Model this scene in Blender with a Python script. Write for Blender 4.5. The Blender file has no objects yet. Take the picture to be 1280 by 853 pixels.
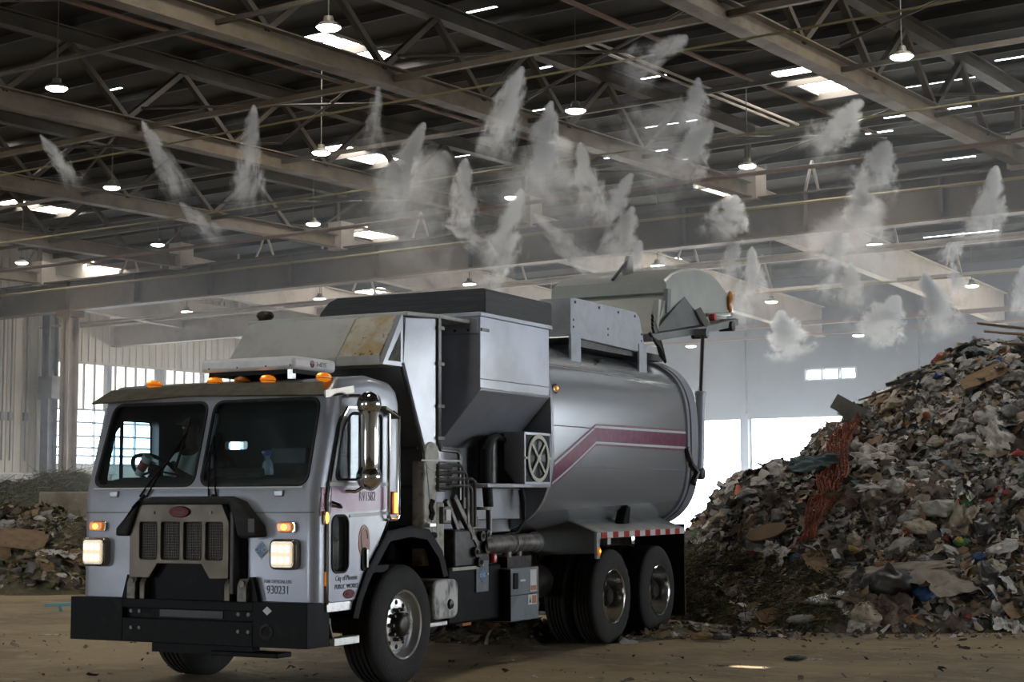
import bpy, bmesh, math, random
from mathutils import Vector, Matrix, Euler

sc = bpy.context.scene
COL = sc.collection
R = math.radians
random.seed(11)

# ------------------------------------------------------------------ view
sc.view_settings.view_transform = 'Standard'
sc.view_settings.look = 'None'
sc.view_settings.exposure = 0.5
sc.view_settings.gamma = 1.0
sc.view_settings.use_curve_mapping = False
cy = sc.cycles
cy.use_denoising = True
cy.max_bounces = 7
cy.diffuse_bounces = 4
cy.glossy_bounces = 4
cy.transmission_bounces = 6
cy.transparent_max_bounces = 12
cy.volume_bounces = 1
cy.sample_clamp_indirect = 6.0
cy.sample_clamp_direct = 30.0
cy.caustics_reflective = False
cy.caustics_refractive = False
cy.volume_max_steps = 256
cy.volume_step_rate = 0.35

# ------------------------------------------------------------------ helpers
def link(o, parent=None):
    COL.objects.link(o)
    if parent is not None:
        o.parent = parent
    return o

def tag(o, label=None, cat=None, group=None, kind=None):
    if label: o['label'] = label
    if cat: o['category'] = cat
    if group: o['group'] = group
    if kind: o['kind'] = kind
    return o

def empty(name, loc=(0, 0, 0), rz=0.0, parent=None):
    o = bpy.data.objects.new(name, None)
    o.empty_display_size = 0.2
    link(o, parent)
    o.location = loc
    o.rotation_euler = (0, 0, rz)
    return o

def rot_to(d):
    return Vector((0, 0, 1)).rotation_difference(Vector(d).normalized()).to_matrix()

class MB:
    """collects shapes and links them as ONE mesh object"""
    def __init__(s):
        s.v = []; s.f = []; s.m = []
    def add(s, vs, fs, m=0):
        b = len(s.v)
        s.v += [tuple(v) for v in vs]
        s.f += [tuple(i + b for i in f) for f in fs]
        s.m += [m] * len(fs)
        return s
    def box(s, x0, x1, y0, y1, z0, z1, m=0):
        v = [(x0, y0, z0), (x1, y0, z0), (x1, y1, z0), (x0, y1, z0), (x0, y0, z1), (x1, y0, z1), (x1, y1, z1), (x0, y1, z1)]
        return s.add(v, [(0, 3, 2, 1), (4, 5, 6, 7), (0, 1, 5, 4), (1, 2, 6, 5), (2, 3, 7, 6), (3, 0, 4, 7)], m)
    def bar(s, p0, p1, w, h, m=0, up=(0, 0, 1)):
        p0 = Vector(p0); p1 = Vector(p1); d = (p1 - p0).normalized()
        a = d.cross(Vector(up))
        if a.length < 1e-4: a = d.cross(Vector((1, 0, 0)))
        a.normalize(); b = a.cross(d).normalized()
        a *= w / 2; b *= h / 2
        v = [p0 - a - b, p0 + a - b, p0 + a + b, p0 - a + b, p1 - a - b, p1 + a - b, p1 + a + b, p1 - a + b]
        return s.add(v, [(0, 3, 2, 1), (4, 5, 6, 7), (0, 1, 5, 4), (1, 2, 6, 5), (2, 3, 7, 6), (3, 0, 4, 7)], m)
    def cyl(s, p0, p1, r, n=16, r1=None, caps=True, m=0):
        p0 = Vector(p0); p1 = Vector(p1); M = rot_to(p1 - p0)
        r1 = r if r1 is None else r1
        v = []
        for p, rr in ((p0, r), (p1, r1)):
            for i in range(n):
                a = 2 * math.pi * i / n
                v.append(p + M @ Vector((rr * math.cos(a), rr * math.sin(a), 0)))
        f = [(i, (i + 1) % n, n + (i + 1) % n, n + i) for i in range(n)]
        if caps: f += [tuple(range(n - 1, -1, -1)), tuple(range(n, 2 * n))]
        return s.add(v, f, m)
    def tube(s, pts, r, n=8, m=0, caps=True):
        pts = [Vector(p) for p in pts]
        v = []; k = len(pts)
        prev = None
        for i, p in enumerate(pts):
            d = (pts[min(i + 1, k - 1)] - pts[max(i - 1, 0)]).normalized()
            if prev is None:
                a = d.orthogonal().normalized()
            else:
                a = (prev - d * prev.dot(d)).normalized()
            prev = a; b = d.cross(a)
            rr = r[i] if isinstance(r, (list, tuple)) else r
            for j in range(n):
                t = 2 * math.pi * j / n
                v.append(p + (a * math.cos(t) + b * math.sin(t)) * rr)
        f = []
        for i in range(k - 1):
            for j in range(n):
                f.append((i * n + j, i * n + (j + 1) % n, (i + 1) * n + (j + 1) % n, (i + 1) * n + j))
        if caps: f += [tuple(range(n - 1, -1, -1)), tuple(range((k - 1) * n, k * n))]
        return s.add(v, f, m)
    def prism(s, poly, axis, a, b, m=0):
        def P(q, t):
            return {'x': (t, q[0], q[1]), 'y': (q[0], t, q[1]), 'z': (q[0], q[1], t)}[axis]
        n = len(poly)
        v = [P(q, a) for q in poly] + [P(q, b) for q in poly]
        f = [(i, (i + 1) % n, n + (i + 1) % n, n + i) for i in range(n)]
        f += [tuple(range(n - 1, -1, -1)), tuple(range(n, 2 * n))]
        return s.add(v, f, m)
    def lathe(s, prof, origin, axis, n=32, m=0, ms=None):
        """prof: (radius, t along axis)"""
        M = rot_to(axis); o = Vector(origin); v = []; k = len(prof)
        for r, t in prof:
            for j in range(n):
                a = 2 * math.pi * j / n
                v.append(o + M @ Vector((r * math.cos(a), r * math.sin(a), t)))
        b = len(s.v)
        for i in range(k - 1):
            mm = ms[i] if ms else m
            s.m += [mm] * n
            s.f += [(b + i * n + j, b + i * n + (j + 1) % n, b + (i + 1) * n + (j + 1) % n, b + (i + 1) * n + j) for j in range(n)]
        s.v += [tuple(q) for q in v]
        return s
    def ball(s, c, r, nu=16, nv=10, m=0):
        rx, ry, rz = (r, r, r) if not isinstance(r, (tuple, list)) else r
        v = [(c[0], c[1], c[2] + rz)]
        for i in range(1, nv):
            t = math.pi * i / nv
            for j in range(nu):
                a = 2 * math.pi * j / nu
                v.append((c[0] + rx * math.sin(t) * math.cos(a), c[1] + ry * math.sin(t) * math.sin(a), c[2] + rz * math.cos(t)))
        v.append((c[0], c[1], c[2] - rz))
        f = [(0, 1 + j, 1 + (j + 1) % nu) for j in range(nu)]
        for i in range(nv - 2):
            for j in range(nu):
                a = 1 + i * nu
                f.append((a + j, a + nu + j, a + nu + (j + 1) % nu, a + (j + 1) % nu))
        l = len(v) - 1; a = 1 + (nv - 2) * nu
        f += [(l, a + (j + 1) % nu, a + j) for j in range(nu)]
        return s.add(v, f, m)
    def grid(s, fn, nu, nv, m=0):
        v = [fn(i / nu, j / nv) for j in range(nv + 1) for i in range(nu + 1)]
        f = [(j * (nu + 1) + i, j * (nu + 1) + i + 1, (j + 1) * (nu + 1) + i + 1, (j + 1) * (nu + 1) + i) for j in range(nv) for i in range(nu)]
        return s.add(v, f, m)
    def mesh(s, name, mats, smooth=35, recalc=True):
        me = bpy.data.meshes.new(name)
        me.from_pydata(s.v, [], s.f)
        if not isinstance(mats, (list, tuple)): mats = [mats]
        for m in mats: me.materials.append(m)
        me.polygons.foreach_set('material_index', s.m)
        me.update()
        if recalc:
            bm = bmesh.new(); bm.from_mesh(me)
            bmesh.ops.recalc_face_normals(bm, faces=bm.faces)
            bm.to_mesh(me); bm.free()
        if smooth:
            me.shade_smooth()
            me.set_sharp_from_angle(angle=R(smooth))
        return me
    def build(s, name, mats, parent=None, smooth=35, bevel=0.0, recalc=True, solid=0.0):
        me = s.mesh(name, mats, smooth, recalc)
        o = bpy.data.objects.new(name, me)
        link(o, parent)
        if solid:
            md = o.modifiers.new('thickness', 'SOLIDIFY'); md.thickness = solid; md.offset = 0
        if bevel:
            md = o.modifiers.new('bevel', 'BEVEL'); md.width = bevel; md.segments = 2
            md.limit_method = 'ANGLE'; md.angle_limit = R(40); md.harden_normals = False
        return o

def rrect(x0, x1, z0, z1, r, n=5):
    p = []
    for cx, cz, a0 in ((x1 - r, z0 + r, -90), (x1 - r, z1 - r, 0), (x0 + r, z1 - r, 90), (x0 + r, z0 + r, 180)):
        for i in range(n + 1):
            a = R(a0 + 90 * i / n)
            p.append((cx + r * math.cos(a), cz + r * math.sin(a)))
    return p

def rpoly(pts, r, n=5):
    """round the corners of a polygon"""
    out = []; k = len(pts)
    for i in range(k):
        p = Vector(pts[i]).to_2d(); a = Vector(pts[i - 1]).to_2d(); b = Vector(pts[(i + 1) % k]).to_2d()
        da = (a - p); db = (b - p)
        rr = min(r, da.length * .45, db.length * .45)
        p0 = p + da.normalized() * rr; p1 = p + db.normalized() * rr
        for j in range(n + 1):
            t = j / n
            q = p0 * (1 - t) ** 2 + p * 2 * t * (1 - t) + p1 * t * t
            out.append((q.x, q.y))
    return out

def boolean(o, cutters, op='DIFFERENCE'):
    """cut closed meshes out of o, for good"""
    tmp = []
    for c in cutters:
        me = c.mesh('cut', [], 0)
        t = bpy.data.objects.new('cut', me); COL.objects.link(t); tmp.append(t)
        md = o.modifiers.new('b', 'BOOLEAN'); md.object = t; md.operation = op; md.solver = 'EXACT'
    bpy.context.view_layer.update()
    dg = bpy.context.evaluated_depsgraph_get()
    me = bpy.data.meshes.new_from_object(o.evaluated_get(dg))
    for md in list(o.modifiers): o.modifiers.remove(md)
    o.data = me
    for t in tmp:
        d = t.data
        bpy.data.objects.remove(t); bpy.data.meshes.remove(d)
    me.shade_smooth(); me.set_sharp_from_angle(angle=R(30))
    return o

def lettering(txt, size, face, loc, m, parent, name='lettering', extrude=0.001, align='CENTER', sx=1.0, shear=0.0):
    """real writing as a thin mesh; face: 'front' (-y), 'side' (+x)"""
    cu = bpy.data.curves.new('txt', 'FONT'); cu.body = txt; cu.size = size; cu.extrude = extrude
    cu.align_x = align; cu.align_y = 'CENTER'; cu.shear = shear
    t = bpy.data.objects.new('txt', cu); COL.objects.link(t)
    bpy.context.view_layer.update()
    me = bpy.data.meshes.new_from_object(t.evaluated_get(bpy.context.evaluated_depsgraph_get()))
    bpy.data.objects.remove(t); bpy.data.curves.remove(cu)
    A = {'front': Matrix(((1, 0, 0), (0, 0, -1), (0, 1, 0))), 'side': Matrix(((0, 0, 1), (1, 0, 0), (0, 1, 0)))}[face]
    M = Matrix.Translation(loc) @ A.to_4x4() @ Matrix.Diagonal((sx, 1, 1, 1))
    me.transform(M)
    me.materials.clear(); me.materials.append(m)
    o = bpy.data.objects.new(name, me); link(o, parent)
    return o

# ------------------------------------------------------------------ materials
def nodes(m):
    m.use_nodes = True
    nt = m.node_tree
    return nt, nt.nodes, nt.links

def mat(name, c, rough=0.6, metal=0.0, c2=None, scale=4.0, lo=0.45, hi=0.65, amt=1.0, bump=0.0, bscale=30.0, coat=0.0,
        emit=0.0, ecol=None, detail=6.0, trans=0.0, sub=0.0, c3=None, scale3=1.0, lo3=.5, hi3=.7, rvar=0.0, stretch=None, alpha=1.0, rnd=0.0, spec=None):
    m = bpy.data.materials.new(name)
    nt, N, L = nodes(m)
    b = N['Principled BSDF']
    b.inputs['Base Color'].default_value = (*c, 1)
    b.inputs['Roughness'].default_value = rough
    b.inputs['Metallic'].default_value = metal
    b.inputs['Coat Weight'].default_value = coat
    b.inputs['Coat Roughness'].default_value = 0.12
    if spec is not None: b.inputs['Specular IOR Level'].default_value = spec
    if trans: b.inputs['Transmission Weight'].default_value = trans
    if alpha < 1: b.inputs['Alpha'].default_value = alpha
    if emit:
        b.inputs['Emission Color'].default_value = (*(ecol or c), 1)
        b.inputs['Emission Strength'].default_value = emit
    tc = N.new('ShaderNodeTexCoord')
    vec = tc.outputs['Object']
    if stretch:
        mp = N.new('ShaderNodeMapping'); mp.inputs['Scale'].default_value = stretch
        L.new(vec, mp.inputs['Vector']); vec = mp.outputs['Vector']
    def layer(prev, col2, s, a, h, k):
        n = N.new('ShaderNodeTexNoise'); n.inputs['Scale'].default_value = s; n.inputs['Detail'].default_value = detail
        n.inputs['Roughness'].default_value = 0.62
        L.new(vec, n.inputs['Vector'])
        r = N.new('ShaderNodeMapRange'); r.inputs['From Min'].default_value = a; r.inputs['From Max'].default_value = h
        r.inputs['To Max'].default_value = k
        L.new(n.outputs['Fac'], r.inputs['Value'])
        x = N.new('ShaderNodeMix'); x.data_type = 'RGBA'
        L.new(r.outputs['Result'], x.inputs['Factor'])
        if prev is None: x.inputs[6].default_value = (*c, 1)
        else: L.new(prev, x.inputs[6])
        x.inputs[7].default_value = (*col2, 1)
        return x.outputs[2], r.outputs['Result']
    out = None
    if c2:
        out, fac = layer(None, c2, scale, lo, hi, amt)
        if rvar:
            mr = N.new('ShaderNodeMapRange'); mr.inputs['To Min'].default_value = rough; mr.inputs['To Max'].default_value = rough + rvar
            L.new(fac, mr.inputs['Value']); L.new(mr.outputs['Result'], b.inputs['Roughness'])
    if c3:
        out, _ = layer(out, c3, scale3, lo3, hi3, 1.0)
    if rnd:
        oi = N.new('ShaderNodeObjectInfo')
        h = N.new('ShaderNodeHueSaturation')
        mr = N.new('ShaderNodeMapRange'); mr.inputs['To Min'].default_value = 1 - rnd; mr.inputs['To Max'].default_value = 1 + rnd * .6
        L.new(oi.outputs['Random'], mr.inputs['Value']); L.new(mr.outputs['Result'], h.inputs['Value'])
        if out is None: h.inputs['Color'].default_value = (*c, 1)
        else: L.new(out, h.inputs['Color'])
        out = h.outputs['Color']
    if out is not None: L.new(out, b.inputs['Base Color'])
    if bump:
        n = N.new('ShaderNodeTexNoise'); n.inputs['Scale'].default_value = bscale; n.inputs['Detail'].default_value = 5
        L.new(vec, n.inputs['Vector'])
        bp = N.new('ShaderNodeBump'); bp.inputs['Strength'].default_value = bump; bp.inputs['Distance'].default_value = 0.05
        L.new(n.outputs['Fac'], bp.inputs['Height']); L.new(bp.outputs['Normal'], b.inputs['Normal'])
    return m

def glow(name, c, s):
    m = bpy.data.materials.new(name)
    nt, N, L = nodes(m)
    N.remove(N['Principled BSDF'])
    e = N.new('ShaderNodeEmission'); e.inputs['Color'].default_value = (*c, 1); e.inputs['Strength'].default_value = s
    L.new(e.outputs['Emission'], N['Material Output'].inputs['Surface'])
    return m

def glassmat(name, tint, op=0.06, dirt=0.0):
    m = bpy.data.materials.new(name)
    nt, N, L = nodes(m)
    N.remove(N['Principled BSDF'])
    t = N.new('ShaderNodeBsdfTransparent'); t.inputs['Color'].default_value = (*tint, 1)
    g = N.new('ShaderNodeBsdfGlossy'); g.inputs['Roughness'].default_value = 0.03; g.inputs['Color'].default_value = (1, 1, 1, 1)
    lw_ = N.new('ShaderNodeLayerWeight'); lw_.inputs['Blend'].default_value = .5
    pw_ = N.new('ShaderNodeMath'); pw_.operation = 'POWER'; pw_.inputs[1].default_value = 5.0; L.new(lw_.outputs['Facing'], pw_.inputs[0])
    fr = N.new('ShaderNodeMath'); fr.operation = 'MULTIPLY_ADD'; fr.inputs[1].default_value = .85; fr.inputs[2].default_value = .025; L.new(pw_.outputs[0], fr.inputs[0])
    mx = N.new('ShaderNodeMixShader')
    L.new(fr.outputs[0], mx.inputs['Fac']); L.new(t.outputs[0], mx.inputs[1]); L.new(g.outputs[0], mx.inputs[2])
    d = N.new('ShaderNodeBsdfDiffuse'); d.inputs['Color'].default_value = (.35, .33, .30, 1)
    m2 = N.new('ShaderNodeMixShader'); m2.inputs['Fac'].default_value = dirt  # share of grey film: dirt, and a reflection veil put in as colour
    L.new(mx.outputs[0], m2.inputs[1]); L.new(d.outputs[0], m2.inputs[2])
    L.new(m2.outputs[0], N['Material Output'].inputs['Surface'])
    return m

M = {}
M['silver'] = mat('silver_paint', (.35, .368, .42), .38, .4, c2=(.31, .315, .33), scale=1.6, lo=.42, hi=.7, coat=.45, rvar=.14)
M['silver_dirty'] = mat('silver_paint_dusty', (.33, .34, .37), .42, .25, c2=(.20, .19, .175), scale=2.2, lo=.45, hi=.75, amt=.8, coat=.25, rvar=.2, c3=(.15, .14, .13), scale3=14, lo3=.66, hi3=.8)
M['tank'] = mat('tank_paint', (.46, .475, .505), .22, .55, c2=(.42, .43, .45), scale=.6, lo=.35, hi=.75, coat=.6, rvar=.03)
M['canopy'] = mat('hood_paint', (.42, .425, .395), .5, .1, c2=(.34, .34, .31), scale=3, lo=.45, hi=.7, rvar=.1)
M['rusty'] = mat('rust_stained_paint', (.42, .41, .34), .6, .0, c2=(.34, .24, .10), scale=3.2, lo=.44, hi=.6, amt=.9, c3=(.12, .055, .02), scale3=7.5, lo3=.585, hi3=.64)
M['white'] = mat('white_paint', (.72, .72, .71), .4, 0, c2=(.6, .6, .58), scale=5)
M['dkgrey'] = mat('dark_grey_paint', (.075, .078, .085), .55, 0, c2=(.05, .05, .052), scale=4)
M['midgrey'] = mat('mid_grey_paint', (.15, .155, .165), .55, 0, c2=(.10, .10, .105), scale=3)
M['dish'] = mat('bright_alloy_dish', (.78, .78, .77), .16, 1.0, c2=(.5, .49, .47), scale=9, lo=.5, hi=.8, rvar=.15)
M['black'] = mat('black_paint', (.005, .005, .0055), .5, 0, c2=(.018, .016, .014), scale=6, lo=.55, hi=.75, spec=.12)
M['rubber'] = mat('black_rubber', (.012, .012, .012), .75, 0, c2=(.035, .033, .03), scale=9, lo=.5, hi=.75, bump=.15, bscale=60)
M['hopper_rubber'] = mat('ribbed_rubber_sheet', (.02, .021, .023), .6, 0, c2=(.04, .04, .042), scale=8, stretch=(.4, .4, 14), bump=.2, bscale=6)
M['tyre'] = mat('tyre_rubber', (.021, .020, .019), .8, 0, c2=(.055, .043, .032), scale=5, lo=.5, hi=.8, amt=.45, bump=.2, bscale=40)
M['alloy'] = mat('polished_alloy', (.74, .74, .73), .32, .85, c2=(.42, .40, .37), scale=14, lo=.5, hi=.8, rvar=.25)
M['chrome'] = mat('chrome', (.82, .82, .83), .06, 1.0)
M['steel'] = mat('brushed_steel', (.135, .115, .09), .45, .7, c2=(.095, .08, .062), scale=5, lo=.4, hi=.8, rvar=.15)
M['dirtymetal'] = mat('grimy_metal', (.18, .17, .155), .5, .5, c2=(.06, .055, .05), scale=9, lo=.45, hi=.65)
M['visor'] = mat('weathered_visor', (.15, .14, .105), .4, .5, c2=(.10, .09, .06), scale=7, lo=.4, hi=.75, rvar=.2)
M['mesh_wire'] = mat('mesh_wire', (.07, .063, .052), .5, .5)
M['mesh'] = mat('perforated_steel', (.035, .033, .03), .5, .6, c2=(.015, .015, .015), scale=120, lo=.4, hi=.55, detail=0)
M['expanded'] = mat('expanded_mesh', (.01, .01, .01), .7)
M['red_badge'] = mat('red_badge', (.16, .012, .014), .5, 0, spec=.3)
M['amber'] = mat('amber_lens', (.75, .22, .02), .25, 0, emit=.22, ecol=(1, .3, .02), coat=.3)
M['amber_lit'] = glow('amber_lit', (1, .40, .07), 2.6)
M['amber_dome'] = mat('amber_dome', (.75, .22, .02), .25, 0, emit=.35, ecol=(1, .27, .015), coat=.3)
M['badge_ink'] = mat('badge_lettering', (.22, .13, .12), .5)
M['amber_dark'] = mat('amber_unlit', (.42, .15, .03), .3, 0, coat=.3)
M['headlamp'] = glow('headlamp_led', (1, .86, .62), 2.0)
M['lens'] = mat('lamp_reflector', (.45, .42, .36), .3, 0, emit=.55, ecol=(1, .78, .5))
M['bezel'] = mat('lamp_bezel', (.30, .27, .23), .25, .8)
M['red_lens'] = mat('red_lens', (.5, .03, .02), .3, 0, coat=.4)
M['blue'] = mat('blue_sticker', (.05, .17, .38), .4)
M['sticker'] = mat('white_sticker', (.65, .65, .63), .5)
M['sticker_or'] = mat('orange_sticker', (.45, .17, .08), .5)
M['ink'] = mat('dark_lettering', (.09, .09, .11), .5)
M['purple_ink'] = mat('purple_lettering', (.22, .17, .22), .5)
M['maroon'] = mat('maroon_stripe', (.20, .045, .095), .35, .1, c2=(.26, .09, .14), scale=12, coat=.3)
M['maroon_fade'] = mat('faded_maroon_stripe', (.36, .20, .30), .4, .1, c2=(.42, .32, .38), scale=3, lo=.4, hi=.65, coat=.3)
M['stripe_white'] = mat('reflective_white', (.66, .66, .68), .35)
M['tape_red'] = mat('reflective_red', (.42, .035, .03), .35)
M['flame'] = mat('emblem_orange', (.45, .20, .13), .4, c2=(.42, .12, .14), scale=6)
M['glass'] = glassmat('cab_glass', (.80, .88, .89), dirt=.03)  # film raised beyond dirt to stand in for reflections veiling the dark cab
M['glass_side'] = glassmat('side_glass', (.84, .92, .95), dirt=.012)
M['cabin'] = mat('cab_lining', (.022, .022, .022), .8)
M['dash'] = mat('dashboard', (.06, .06, .052), .8, c2=(.04, .04, .035), scale=4)
M['grease'] = mat('greasy_black', (.013, .012, .011), .35, .3, c2=(.05, .042, .03), scale=12)
M['beige_metal'] = mat('beige_painted_steel', (.44, .42, .36), .5, 0, c2=(.16, .13, .10), scale=7, lo=.5, hi=.68)
M['hydraulic'] = mat('hydraulic_pipe', (.12, .115, .11), .35, .8)
M['skin'] = mat('skin', (.09, .045, .028), .55)
M['shirt'] = mat('white_shirt', (.86, .89, .88), .8)
M['trousers'] = mat('navy_trousers', (.02, .025, .04), .85)
M['fan_ring'] = mat('cream_fan_guard', (.52, .50, .42), .45)
M['blue_bottle'] = mat('blue_spray_head', (.03, .06, .30), .4)
M['clear_bottle'] = mat('pale_bottle', (.45, .50, .55), .3)

# ------------------------------------------------------------------ camera (eye height 1.65 m, +Y runs down the hall)
TYAW = 0.1441533
TORG = Vector((-10.37537621, 9.78609342, 0.0))
cam_d = bpy.data.cameras.new('camera'); cam = bpy.data.objects.new('camera', cam_d); COL.objects.link(cam)
cam_d.sensor_width = 36; cam_d.lens = 36 * 2073.129 / 1280; cam_d.clip_end = 400; cam_d.clip_start = .1
cr, cu_, cf = (Vector((0.8131812, 0.58199201, -0.00465191)), Vector((0.05811339, -0.07324015, 0.99561976)), Vector((-0.57910204, 0.80988961, 0.09337904)))
cam.matrix_world = Matrix.Translation((0, 0, 1.65165)) @ Matrix((cr, cu_, -cf)).transposed().to_4x4()
sc.camera = cam
YAW = R(35.56621793)
UR = Vector((math.cos(YAW), math.sin(YAW), 0)); UF = Vector((-math.sin(YAW), math.cos(YAW), 0))
def UV(u, v, z=0.0):
    p = UR * u + UF * v
    return Vector((p.x, p.y, z))
WORLD = 11.0; SUNE = 8.0; HAZE = 0.0068; MISTD = 22.0; SKYL = 20.0
# ================================================================== TRUCK (x to the near side, y rearwards, z up; base on the floor)
truck = empty('garbage_truck', TORG, TYAW)
tag(truck, 'silver garbage truck with lit headlights and its tailgate raised', 'truck')

# ---------------------------------------------------------------- cab
prof = [(.12, .78), (.12, 1.68), (.36, 2.53), (.50, 2.65), (.95, 2.70), (1.30, 2.665), (1.41, 2.60), (1.46, 2.48), (1.46, 1.45), (1.20, 1.45), (.69, .78)]
c = MB().prism(prof, 'x', -1.235, 1.235)
me = c.mesh('cab', [M['silver'], M['cabin']], 0)
bm = bmesh.new(); bm.from_mesh(me)
ed = []
okp = prof[0:9]
def onp(v): return any(abs(v.co.y - a) < 1e-4 and abs(v.co.z - b) < 1e-4 for a, b in okp)
for e in bm.edges:
    a, b = e.verts
    if abs(a.co.x - b.co.x) < 1e-4:
        if onp(a) and onp(b) and not (a.co.z < .8 and b.co.z < .8): ed.append(e)
bmesh.ops.bevel(bm, geom=ed, offset=.10, segments=6, profile=.5, affect='EDGES')
bm.to_mesh(me); bm.free()
cab = bpy.data.objects.new('cab', me); link(cab)
inner = [(.20, .95), (.20, 1.66), (.42, 2.48), (.54, 2.57), (.95, 2.62), (1.34, 2.56), (1.40, 2.46), (1.40, 1.50), (1.15, 1.50), (.72, .95)]
cuts = [MB().prism(inner, 'x', -1.17, 1.17)]
WL = rpoly([(-1.125, 1.755), (-.035, 1.755), (-.035, 2.475), (-1.07, 2.475)], .10)
WR = rpoly([(.035, 1.755), (1.125, 1.755), (1.12, 2.475), (.035, 2.475)], .10)
DW = rpoly([(.36, 1.80), (1.07, 1.80), (1.07, 2.36), (.60, 2.36), (.47, 2.24)], .05)
QW = rpoly([(1.18, 1.72), (1.26, 1.72), (1.26, 2.36), (1.18, 2.36)], .03)
PW = rrect(.31, .55, 1.035, 1.50, .07)
for w in (WL, WR): cuts.append(MB().prism(w, 'y', -.2, .55))
for s in (-1, 1):
    a, b = (1.10, 1.35) if s > 0 else (-1.35, -1.10)
    for w in (DW, PW): cuts.append(MB().prism(w, 'x', a, b))
cuts.append(MB().prism(rrect(-.66, -.40, 2.10, 2.175, .02), 'y', 1.2, 1.6))
boolean(cab, cuts)
cab.data.materials.clear(); cab.data.materials.append(M['silver']); cab.data.materials.append(M['cabin'])
for p in cab.data.polygons:
    q = p.center
    ins = abs(q.x) < 1.172 and .19 < q.y < 1.402 and .945 < q.z < 2.625
    # faces of the hollow point towards the middle of the cab
    towards = (Vector((0, .8, 1.8)) - q).dot(p.normal) > 0
    p.material_index = 1 if (ins and towards) else 0
cab.parent = truck

def lean(z): return .12 + (z - 1.68) * .24 / .85
def pane(name, poly, parent, mt, off=.045):
    n = len(poly)
    v = [(x, lean(z) + off, z) for x, z in poly] + [(x, lean(z) + off + .008, z) for x, z in poly]
    f = [tuple(range(n)), tuple(range(2 * n - 1, n - 1, -1))] + [(i, (i + 1) % n, n + (i + 1) % n, n + i) for i in range(n)]
    return MB().add(v, f).build(name, mt, parent, smooth=0)
def gasket(name, poly, parent, fn, r=.014):
    p = [fn(a, b) for a, b in poly]
    return MB().tube(p + [p[0], p[1]], r, 6).build(name, M['rubber'], parent)
for w in (WL, WR):
    g = pane('windshield', w, truck, M['glass'])
    gasket('gasket', w, g, lambda a, b: (a, lean(b) + .006, b), .017)

# doors with their glass
dpoly = [(.265, .80), (.69, .80), (1.17, 1.44), (1.17, 2.40), (.57, 2.40), (.44, 2.26), (.265, 1.66)]
for s in (1, -1):
    x0, x1 = (1.225, 1.262) if s > 0 else (-1.262, -1.225)
    d = MB().prism(rpoly(dpoly, .04), 'x', x0, x1).build('door', M['silver'], None, smooth=30)
    a, b = (1.10, 1.35) if s > 0 else (-1.35, -1.10)
    boolean(d, [MB().prism(DW, 'x', a, b), MB().prism(PW, 'x', a, b)])
    d.parent = truck
    xg = s * 1.225
    MB().prism(DW, 'x', xg - .004, xg + .004).build('door_window', M['glass_side'], d, smooth=0)
    lw = MB().prism(PW, 'x', xg - .004, xg + .004).build('lower_window', M['glass'], d, smooth=0)
    pw = rrect(.31, .55, 1.035, 1.50, .07)
    gasket('window_gasket', pw, d, lambda u, v, s=s: (s * 1.262, u, v), .012)
    gasket('window_gasket', DW, d, lambda u, v, s=s: (s * 1.262, u, v), .012)
    MB().box(xg - .012, xg + .012, .60, .625, 1.80, 2.36).build('window_divider', M['black'], d)
    # pull handle: dark recess with a bright grip
    h = MB().prism(rrect(.755, .835, 1.03, 1.23, .035), 'x', s * 1.262 - .004, s * 1.262 + .012).build('door_handle', M['black'], d)
    MB().prism(rrect(.80, .828, 1.06, 1.21, .012), 'x', s * 1.262 + .004, s * 1.262 + .03).build('grip', M['chrome'], h)
    # stripe decal across the door and the corner of the cab
    xs = (1.2625, 1.2665) if s > 0 else (-1.2665, -1.2625)
    MB().prism([(.28, 1.52), (1.165, 1.545), (1.165, 1.735), (.30, 1.735)], 'x', *xs).build('door_stripe', M['maroon_fade'], d, smooth=0)
    MB().prism([(.57, 1.48), (1.165, 1.50), (1.165, 1.53), (.57, 1.51)], 'x', *xs).build('lower_pinstripe', M['stripe_white'], d, smooth=0)
    MB().prism([(.27, 1.745), (1.165, 1.745), (1.165, 1.775), (.27, 1.775)], 'x', *xs).build('upper_pinstripe', M['stripe_white'], d, smooth=0)
    if s > 0:
        lettering('RV1582', .115, 'side', (1.268, .84, 1.655), M['purple_ink'], d, 'unit_number', sx=.72)
        em = MB()
        pts = [(.80 + .085 * math.sin(t) * (1 - .35 * math.cos(t) * -1 if math.cos(t) > 0 else 1), 1.29 + .13 * -math.cos(t)) for t in [2 * math.pi * i / 24 for i in range(24)]]
        em.prism(pts, 'x', 1.2625, 1.266)
        e_ = em.build('city_emblem', M['flame'], d, smooth=0)
        MB().tube([(1.267, .80 + .05 * math.cos(t), 1.30 + .085 * math.sin(t)) for t in [i * .3 for i in range(19)]], .006, 5).build('emblem_ring', M['stripe_white'], e_)
        lettering('City of Phoenix', .062, 'side', (1.264, .53, .985), M['ink'], d, 'lettering', sx=.86)
        lettering('PUBLIC WORKS', .056, 'side', (1.264, .53, .915), M['ink'], d, 'lettering', sx=.9)
        b_ = MB(); b_.prism([(.565 + .085 * math.cos(t), .852 + .038 * math.sin(t)) for t in [2 * math.pi * i / 24 for i in range(24)]], 'x', 1.262, 1.268)
        bo = b_.build('maker_badge', M['red_badge'], d)
        lettering('Peterbilt', .029, 'side', (1.2695, .565, .852), M['badge_ink'], bo, 'badge_script', shear=.3)
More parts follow.
